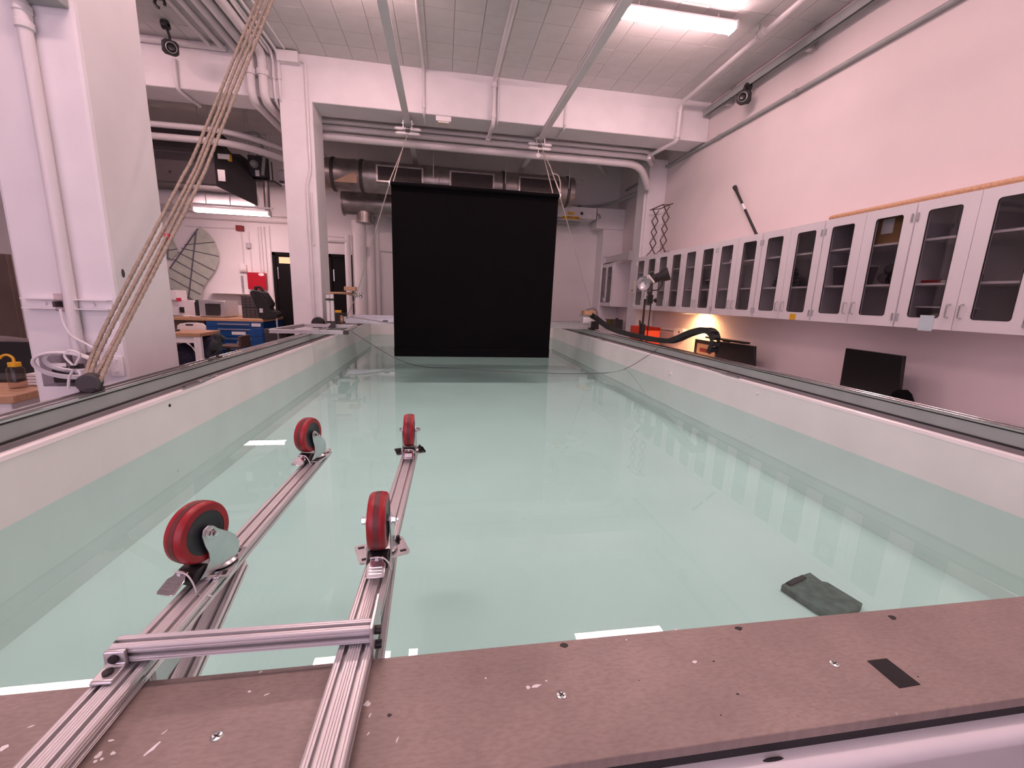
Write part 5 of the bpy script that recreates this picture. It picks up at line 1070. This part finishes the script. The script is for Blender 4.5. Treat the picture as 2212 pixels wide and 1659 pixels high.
# parts organiser
a, c = Q(523, 683, 'Y', 8.6), Q(560, 641, 'Y', 8.6)
po = thing('parts_organizer', 'black organizer with rows of small drawers on the workbench', 'organizer', ((a.x+c.x)/2, 8.7, BTZ))
z1 = c.z; zm = (BTZ+z1)/2
part(MB().box(a.x, c.x+.06, 8.62, 8.80, BTZ, z1), 'case', M['darker'], po)
dr0 = None
for r in range(8):
    for q in range(5):
        w_ = (c.x+.06-a.x-.02)/5; h_ = (z1-BTZ-.03)/8; x = a.x+.01+w_*q; z = BTZ+.005+h_*r + (.015 if r > 3 else 0)
        if dr0 is None:
            dr0 = part(MB().box(-w_*.44, w_*.44, -.014, .0, -h_*.40, h_*.40), 'small_drawer', M['dark'], po, smooth=0); d_ = dr0; base_inv = Matrix.Translation(Vector(po.location)).inverted()
        else: d_ = dr0.copy(); COL.objects.link(d_); d_.parent = po; d_.matrix_parent_inverse = base_inv
        d_.matrix_basis = Matrix.Translation((x+w_/2, 8.62, z+h_/2))
# black hard case / stool at the right of the bench
a = Q(572, 655, 'Y', 7.9)
hc_ = thing('instrument_case', 'black ribbed instrument case leaning on a stand by the door', 'case', (a.x+.05, 7.9, 0))
P8 = lambda px, py: Q(px, py, 'Y', 7.9)
pl = [P8(*q) for q in ((543, 632), (549, 626), (563, 628), (574, 632), (589, 655), (589, 660), (586, 664), (588, 669), (600, 672), (605, 679), (602, 686), (585, 690), (572, 690), (562, 684), (560, 668))]
part(MB().prism([(p.x, p.z) for p in pl], (0, 7.82, 0), (1, 0, 0), (0, 0, 1), (0, .20, 0)), 'case_body', M['rubber'], hc_, bevel=.015)
pl = [P8(*q) for q in ((551, 627), (551, 619), (563, 618), (567, 622), (572, 632), (568, 631), (563, 623), (555, 623), (556, 628))]
part(MB().prism([(p.x, p.z) for p in pl], (0, 7.86, 0), (1, 0, 0), (0, 0, 1), (0, .05, 0)), 'carry_handle', M['rubber'], hc_, bevel=.004)
part(MB().bar(P8(549, 637)+Vector((0, -.085, 0)), P8(556, 637)+Vector((0, -.085, 0)), .012, .07, (0, 0, 1)).bar(P8(566, 632)+Vector((0, -.085, 0)), P8(582, 655)+Vector((0, -.085, 0)), .012, .03, (0, 0, 1)), 'rib', M['darker'], hc_)
p = P8(568, 671); part(MB().box(p.x-.02, p.x+.03, 7.81, 7.83, p.z-.03, p.z+.04), 'latch', M['paper'], hc_)
p = P8(600, 720); part(MB().cyl((p.x, 7.9, 0), (p.x, 7.9, P8(600, 686).z), .016, 10), 'stand_pole', M['steel'], hc_)
for s in (0, 1, 2): part(MB().cyl((p.x, 7.9, .12), (p.x+.14*math.cos(2.1*s+.4), 7.9+.12*math.sin(2.1*s+.4), .01), .012, 8), 'stand_foot', M['steel'], hc_)
p = P8(586, 735); solo(MB().box(p.x-.16, p.x+.10, 8.05, 8.36, 0, .80), 'dark_cabinet', M['dark'], 'dark grey low cabinet between the blue drawers and the door', 'cabinet', bevel=.006)
p = Q(622, 725, 'Y', 7.6); solo(MB().box(p.x-.16, p.x+.16, 7.5, 7.8, 0, .62), 'carton', M['card'], 'cardboard carton standing behind the tank near the black door', 'box', bevel=.004)
# white folding chair, side table, bags
a = Q(413, 700, 'Y', 7.3)
fc = thing('folding_chair', 'white plastic folding chair facing the workbench', 'chair', (a.x, 7.45, 0))
P7 = lambda px, py: Q(px, py, 'Y', 7.3)
pl = [P7(*q) for q in ((383, 703), (389, 699), (405, 697), (425, 697), (438, 699), (445, 704), (446, 722), (383, 722))]
part(MB().prism([(p.x, p.z) for p in pl], (0, 7.29, 0), (1, 0, 0), (0, 0, 1), (0, .025, 0)), 'backrest', M['white'], fc, bevel=.006)
p = P7(410, 701.5); part(MB().box(p.x-.05, p.x+.05, 7.283, 7.292, p.z-.012, p.z+.012), 'hand_slot', M['black'], fc)
zb_ = P7(413, 722).z; x0, x1 = P7(384, 720).x, P7(445, 720).x
part(MB().box(x0, x1, 7.32, 7.75, .43, .46), 'seat', M['white'], fc, bevel=.01)
for x in (x0+.02, x1-.02):
    part(MB().tube([(x, 7.305, zb_+.1), (x, 7.34, .44), (x, 7.25, 0)], .012), 'leg', M['aluflat'], fc); part(MB().tube([(x, 7.40, .44), (x, 7.75, 0)], .012), 'leg', M['aluflat'], fc)
tb_ = thing('side_table', 'white table with a wooden top left of the bird figure', 'table', (-3.6, 6.6, 0))
a, c = Q(432, 716, 'Y', 6.35), Q(384, 727, 'Y', 6.35); tz = .86
a = Q(433, 720, 'Z', tz)
part(MB().box(a.x-1.2, a.x, a.y-.02, a.y+.55, tz-.05, tz), 'table_top', M['woody'], tb_, bevel=.004)
for x, y in ((a.x-.05, a.y+.02), (a.x-1.15, a.y+.02), (a.x-.05, a.y+.5), (a.x-1.15, a.y+.5)): part(MB().box(x-.045, x+.045, y-.03, y+.03, 0, tz-.05), 'leg', M['white'], tb_, bevel=.004)
part(MB().box(a.x-1.15, a.x-.05, a.y+.005, a.y+.02, tz-.14, tz-.05), 'apron', M['white'], tb_)
part(MB().prism([(-.12, 0), (-.08, 0), (0, -.16), (0, -.10)], (a.x-.09, a.y+.01, tz-.14), (1, 0, 0), (0, 0, 1), (0, .02, 0)), 'corner_brace', M['white'], tb_)
p = Q(386, 712, 'Z', tz); solo(MB().box(a.x-.62, a.x-.42, a.y+.15, a.y+.3, tz, tz+.025), 'black_device', M['black'], 'flat black device on the side table', 'device', bevel=.004)
p = Q(412, 745, 'Y', 6.9); bgs = MB()
for i in range(6): bgs.ball((p.x+random.uniform(-.18, .18), 6.95+random.uniform(-.08, .08), .55+random.uniform(-.1, .12)), (.2, .14, .16), 14, 9)
bgs.ball((p.x, 6.95, .25), (.34, .2, .25), 14, 9)
solo(bgs, 'dark_bag', M['cloth'], 'dark navy bag heap under the side table', 'bag')
p = Q(446, 727, 'Y', 8.05); bgs = MB()
for i in range(6): bgs.ball((p.x+random.uniform(-.10, .12), 8.05+random.uniform(-.05, .05), p.z-.12+random.uniform(-.14, .1)), (.12, .10, .10), 12, 8)
bgs.cyl((p.x, 8.05, 0), (p.x, 8.05, p.z-.15), .17, 16)
solo(bgs, 'black_sack', M['blackm'], 'black sack behind the bird figure', 'bag')
p = Q(446, 727, 'Y', 7.90); solo(MB().tube(bez([p+Vector((-.1, 0, .04)), p+Vector((-.03, .02, -.02)), p+Vector((.05, 0, .05)), p+Vector((.1, 0, .0)), p+Vector((.02, 0, -.05)), p+Vector((-.08, 0, -.06))], 5), .022), 'coloured_strap', M['orange'], 'orange and tan strap on top of the black sack', 'strap')
p = Q(500, 745, 'Y', 7.35); wc = thing('wooden_chair', 'brown wooden chair seen behind the bird figure', 'chair', (p.x-.05, 7.6, 0))
part(MB().box(p.x-.28, p.x+.1, 7.42, 7.82, p.z-.06, p.z-.03), 'seat', M['brown'], wc, bevel=.006); b_ = Q(515, 722, 'Y', 7.8)
part(MB().box(p.x+.06, p.x+.10, 7.44, 7.80, p.z-.03, b_.z), 'backrest', M['brown'], wc, bevel=.006)
for x in (p.x-.25, p.x+.07):
    for y in (7.45, 7.79): part(MB().box(x-.02, x+.02, y-.02, y+.02, 0, p.z-.06), 'leg', M['brown'], wc)
# two film wings on the wall
def wing(pts, spars, ribs, y, lab):
    f = lambda q: Q(q[0], q[1], 'Y', y)
    c = f(pts[0]); t = thing('film_wing', lab, 'wing', (c.x, y, c.z-.9))
    part(MB().prism([(f(q).x, f(q).z) for q in pts], (0, y, 0), (1, 0, 0), (0, 0, 1), (0, .006, 0)), 'membrane', M['film'], t, smooth=0)
    for q in spars: part(MB().cyl(f(q[0])+Vector((0, -.006, 0)), f(q[1])+Vector((0, -.006, 0)), .012, 8), 'spar', M['spar'], t)
    for q in ribs: part(MB().cyl(f(q[0])+Vector((0, -.008, 0)), f(q[1])+Vector((0, -.008, 0)), .007, 8), 'rib', M['spar'], t)
    return t
wing([(430, 491), (437, 493), (452, 507), (465, 524), (473, 548), (472, 566), (464, 585), (450, 604), (438, 622), (437, 636), (434, 646), (418, 650), (371, 624), (368, 600), (366, 580), (368, 577)],
     [((428, 494), (367, 580)), ((424, 501), (408, 642))],
     [((399, 529), (464, 523)), ((392, 536), (473, 554)), ((385, 545), (464, 585)), ((375, 560), (450, 603)), ((368, 579), (440, 618)), ((367, 600), (434, 636)), ((370, 624), (418, 648))], 9.30, 'large pale film wing with dark ribs hung on the far wall')
wing([(362, 508), (371, 513), (384, 540), (384, 547), (372, 559), (362, 563)], [((364, 508), (362, 560))], [((362, 541), (383, 538)), ((363, 557), (374, 562))], 9.36, 'smaller pale film wing half hidden by the near column')
# wall fittings on the far wall
def wallbox(name, pa, pb, d, m, lab, cat, extra=None):
    a, c = Q(*pa, 'Y', FY-d), Q(*pb, 'Y', FY-d); t = thing(name, lab, cat, ((a.x+c.x)/2, FY, min(a.z, c.z)))
    part(MB().box(a.x, c.x, FY-d, FY-.001, c.z, a.z), 'box_body', M[m], t, bevel=.006); return t, a, c
t, a, c = wallbox('fire_panel', (533, 588), (575, 626), .10, 'redp', 'bright red fire alarm panel on the far wall', 'panel')
p = Q(564, 593, 'Y', FY-.105); part(MB().ball((p.x, FY-.101, p.z), (.055, .003, .03), 12, 6), 'white_label', M['paper'], t)
t, a, c = wallbox('red_junction', (508, 486), (524, 499), .09, 'redd', 'small dark red box on the pipes of the far wall', 'box')
t, a, c = wallbox('alarm_horn', (516, 571), (532, 587), .07, 'cream', 'cream alarm sounder left of the red panel', 'alarm')
p = Q(524, 577, 'Y', FY-.075); part(MB().lathe([(.06, 0), (.065, .01), (.05, .015), (.001, .012)], (p.x, FY-.07, p.z), (0, -1, 0), 18), 'speaker_ring', M['white'], t)
t, a, c = wallbox('pull_switch', (530, 524), (540, 536), .08, 'aluflat', 'grey metal switch box above the alarm sounder', 'switch')
for px, y0, y1, r, lab in ((536, 500, 524, .012, 'thin pipe above the grey switch box'), (540, 536, 588, .012, 'thin pipe below the grey switch box'), (521, 500, 571, .010, 'thin pipe down to the alarm sounder'), (556, 490, 588, .012, 'leftmost thin pipe into the red panel top'), (562, 490, 588, .012, 'middle thin pipe into the red panel top'), (570, 490, 588, .012, 'rightmost thin pipe into the red panel top'), (580, 487, 640, .010, 'thin pipe between the red panel and the black door')):
    a, c = Q(px, y0, 'Y', FY-.02), Q(px+2, y1, 'Y', FY-.02); conduit([(a.x, FY-.015, a.z), (a.x, FY-.015, c.z)], r, lab)
a = Q(380, 462, 'Y', FY-.08); c = Q(623, 484, 'Y', FY-.08)
conduit([(a.x-.6, FY-.08, a.z), (c.x+.2, FY-.08, a.z-.0)], .065, 'thick white pipe along the far wall below the lit fixture')
a = Q(400, 491, 'Y', FY-.02); c = Q(508, 494, 'Y', FY-.02); conduit([(a.x, FY-.02, c.z), (c.x, FY-.02, c.z)], .012, 'thin horizontal pipe to the small dark red box')
a = Q(500, 634, 'Y', FY-.1); c = Q(440, 636, 'Y', FY-.1)
sh = thing('glass_shelf', 'thin wall shelf on a bracket above the bench oven', 'shelf', (a.x-.2, FY-.1, a.z))
part(MB().box(c.x+.12, a.x+.35, FY-.20, FY-.002, a.z-.006, a.z+.006), 'shelf_board', M['paper'], sh); part(MB().prism([(0, 0), (-.25, 0), (0, -.2)], (a.x+.18, FY-.002, a.z-.006), (0, .8, 0), (0, 0, 1), (.012, 0, 0)), 'bracket', M['aluflat'], sh)
part(MB().box(a.x+.16, a.x+.20, FY-.014, FY-.001, a.z-.40, a.z+.35), 'slotted_strip', M['aluflat'], sh)
p = Q(383, 641, 'Y', 8.9); eq = thing('equipment_rack', 'white bench equipment half hidden behind the near column', 'equipment', (p.x, 9.0, BTZ))
part(MB().box(p.x-.35, p.x+.30, 8.85, 9.25, BTZ, p.z-.06), 'rack_body', M['lab'], eq, bevel=.006); part(MB().box(p.x-.2, p.x+.06, 8.8, 9.1, p.z-.06, p.z+.12), 'upper_unit', M['white'], eq, bevel=.006)
q = Q(384, 647, 'Y', 8.8); part(MB().box(q.x-.02, q.x+.06, 8.795, 8.80, q.z-.03, q.z+.03), 'red_label', M['inkred'], eq)
q = Q(393, 668, 'Y', 8.85); part(MB().box(q.x-.03, q.x+.04, 8.83, 8.85, q.z-.06, q.z+.04), 'dark_port', M['black'], eq)
# ------------------------------------------------------------------ air handler, duct and lit fixture high up at the left
ah = thing('air_handler', 'big dark grey air handler hung under the ceiling at the left', 'air handler', (-4.4, 8.2, 2.95))
P75 = lambda px, py, y=7.5: Q(px, py, 'Y', y)
q0, q1 = P75(332, 268), P75(468, 402)
part(MB().box(q0.x-1.8, q1.x, 7.5, 7.97, q1.z, q0.z+.04), 'casing', M['dark'], ah, bevel=.008)
part(MB().box(q0.x-1.8, q1.x+.004, 7.49, 7.5, q1.z+.02, Q(400, 318, 'Y', 7.49).z), 'access_panel', mat('grey_panel_metal', (.085, .07, .075), .5, var=.08), ah, bevel=.004)
pts = [P75(*q) for q in ((368, 371), (362, 292), (443, 376), (390, 289))]
for q in pts: part(MB().cyl((q.x, 7.488, q.z), (q.x, 7.478, q.z), .015, 10), 'port_knob', M['black'], ah)
part(MB().cyl((q1.x-1.2, 7.7, q0.z+.03), (q1.x-1.2, 7.7, CZ), .012, 6).cyl((q1.x-.1, 7.7, q0.z+.03), (q1.x-.1, 7.7, CZ), .012, 6), 'hanger_rod', M['pipe'], ah)
h1, h2 = P75(556, 445, 7.95), P75(556, 392, 7.95)
part(MB().add([(q1.x, 7.5, q0.z-.12), (h1.x, 7.95, h2.z), (h1.x, 7.95, h1.z), (q1.x, 7.5, q1.z), (q1.x, 7.97, q0.z-.12), (h1.x, 7.97, h2.z), (h1.x, 7.97, h1.z), (q1.x, 7.97, q1.z)], [(0, 1, 2, 3), (4, 7, 6, 5), (0, 4, 5, 1), (3, 2, 6, 7), (1, 5, 6, 2)]), 'outlet_hood', M['darker'], ah, smooth=0)
q = P75(478, 336); part(MB().box(q.x-.06, q.x+.10, 7.52, 7.535, q.z-.04, q.z+.03), 'label_plate', M['paper'], ah)
q = P75(477, 378); part(MB().box(q.x-.05, q.x+.05, 7.52, 7.535, q.z-.08, q.z+.08), 'label_plate', M['aluflat'], ah)
q = P75(491, 337); part(MB().box(q.x-.02, q.x+.02, 7.55, 7.60, q.z-.05, q.z+.04), 'yellow_tag', M['yellow'], ah)
pm = thing('pump_rack', 'dark pump and pipework rack beside the air handler', 'pump', (-3.0, 8.0, 3.1))
P8b = lambda px, py, y=8.0: Q(px, py, 'Y', y)
a, c = P8b(530, 331), P8b(571, 382)
part(MB().box(a.x, c.x, 8.06, 8.4, c.z, a.z), 'rack_case', M['darker'], pm, bevel=.01)
q = P8b(546, 352); part(MB().lathe([(.001, .07), (.04, .06), (.06, .03), (.062, 0), (.062, -.03)], (q.x, 8.06, q.z), (0, -1, .0), 18), 'round_gauge', M['grey'], pm)
q = P8b(553, 372); part(MB().box(q.x-.03, q.x+.03, 8.05, 8.06, q.z-.045, q.z+.045), 'label_plate', M['paper'], pm)
q = P8b(505, 360); part(MB().box(q.x-.06, q.x+.10, 8.02, 8.4, q.z-.25, q.z+.20), 'side_unit', M['dark'], pm, bevel=.008)
a_, c_ = P8b(560, 290), P8b(571, 390)
for px in (532, 545, 572): 
    x = P8b(px, 300).x; part(MB().tube([(x, 8.15, P8b(px, 285).z), (x+.02, 8.1, P8b(px, 330).z)], .022), 'riser', M['pipe'], pm)
part(MB().tube(bend([(P8b(500, 285).x, 8.2, P8b(500, 280).z), (P8b(552, 282).x, 8.1, P8b(552, 281).z), (P8b(568, 330).x, 8.05, P8b(562, 330).z), (P8b(568, 400).x, 8.02, P8b(568, 378).z)], .08), .025), 'bent_pipe', M['grey'], pm)
z_ = P8b(550, 385).z
part(MB().box(P8b(505, 385).x, P8b(590, 385).x, 8.06, 8.38, z_-.03, z_), 'rack_tray', M['dark'], pm)
part(MB().cyl((P8b(572, 380).x, 8.25, z_), (P8b(572, 380).x, 8.25, CZ), .02, 8).cyl((P8b(527, 380).x, 8.25, z_), (P8b(527, 380).x, 8.25, CZ), .02, 8), 'hanger_rod', M['pipe'], pm)
b = MB(); 
for i in range(4):
    q = P8b(500+i*8, 288+7*i, 8.4); b.bar((q.x, 8.3, q.z), (q.x+.55, 8.3, q.z-.02), .03, .02)
part(b, 'rack_rungs', M['pipe'], pm)
a, c = P8b(578, 361, 8.3), P8b(640, 392, 8.3)
a.x += .12; wt = thing('white_tank', 'white horizontal tank beside the pump rack', 'tank', (a.x+.2, 8.5, c.z))
part(MB().lathe([(.001, -.02), (.10, -.01), (.125, .03), (.125, .62), (.001, .66)], (a.x, 8.5, (a.z+c.z)/2), (1, 0, 0), 24), 'tank_shell', M['white'], wt)
part(MB().cyl((a.x+.2, 8.4, a.z-.03), (a.x+.2, 8.32, a.z+.07), .04, 14), 'black_cap', M['black'], wt)
part(MB().box(a.x+.02, a.x+.9, 8.38, 8.6, c.z-.02, c.z+.01).cyl((a.x+.3, 8.5, c.z), (a.x+.3, 8.5, CZ), .012, 6), 'cradle', M['dark'], wt)
conduit([(P8b(570, 400).x, 8.1, z_-.02), (P8b(573, 460).x, 8.1, 2.79)], .045, 'thick grey pipe dropping to the lit fixture at the left', m='duct')
wdz = Q(430, 420, 'Y', 8.6)
wdt = thing('white_duct', 'rounded white duct glowing above the lit fixture at left', 'duct', (-3.9, 8.7, 2.8))
dce = Q(500, 430, 'Y', 8.27); dl = Q(553, 436, 'Y', 8.27).x + 5.45
part(MB().lathe([(.001, -.02), (.125, -.01), (.135, 0), (.135, dl), (.125, dl+.01), (.001, dl+.02)], (-5.45, 8.27, dce.z), (1, 0, 0), 24), 'duct_shell', M['white'], wdt)
part(MB().cyl((-4.6, 8.27, dce.z+.12), (-4.6, 8.27, CZ), .012, 6).cyl((-3.6, 8.27, dce.z+.12), (-3.6, 8.27, CZ), .012, 6), 'hanger_rod', M['pipe'], wdt)
fx = Q(425, 456, 'Y', 8.0); gx = Q(580, 468, 'Y', 8.0)
fixture((fx.x+gx.x)/2, 8.0, 2.70, 'lit double fluorescent fixture hung low over the workbench', L=gx.x-fx.x+.05, stem=False)
hg = thing('fixture_hanger', 'white suspension bar above the low lit fixture', 'hanger', ((fx.x+gx.x)/2, 8.0, 2.775))
part(MB().box(fx.x-.05, gx.x+.08, 7.985, 8.015, 2.80, 2.83), 'suspension_bar', M['pipe'], hg)
for f in (.1, .65, .95):
    x = fx.x+(gx.x-fx.x)*f; part(MB().cyl((x, 8.0, 2.775), (x, 8.0, 2.81), .012, 8), 'clip', M['pipe'], hg)
part(MB().cyl((fx.x+.15, 8.0, 2.82), (fx.x+.15, 8.0, CZ), .007, 6).cyl((-3.42, 8.0, 2.82), (-3.42, 8.0, CZ), .007, 6), 'hanger_rod', M['pipe'], hg)
# horizontal pipes in the left back room
for z, y, r, lab in ((3.62, 6.95, .05, 'thick white pipe under the beam at the left, upper one'), (3.50, 7.05, .06, 'thick white pipe under the beam at the left, lower one')):
    conduit([(-5.0, y, z), (-2.9, y, z), (-2.2, y+.9, z)], r*.75, lab, rad=.4)
for px, lab in ((330, 'first'), ):
    pass
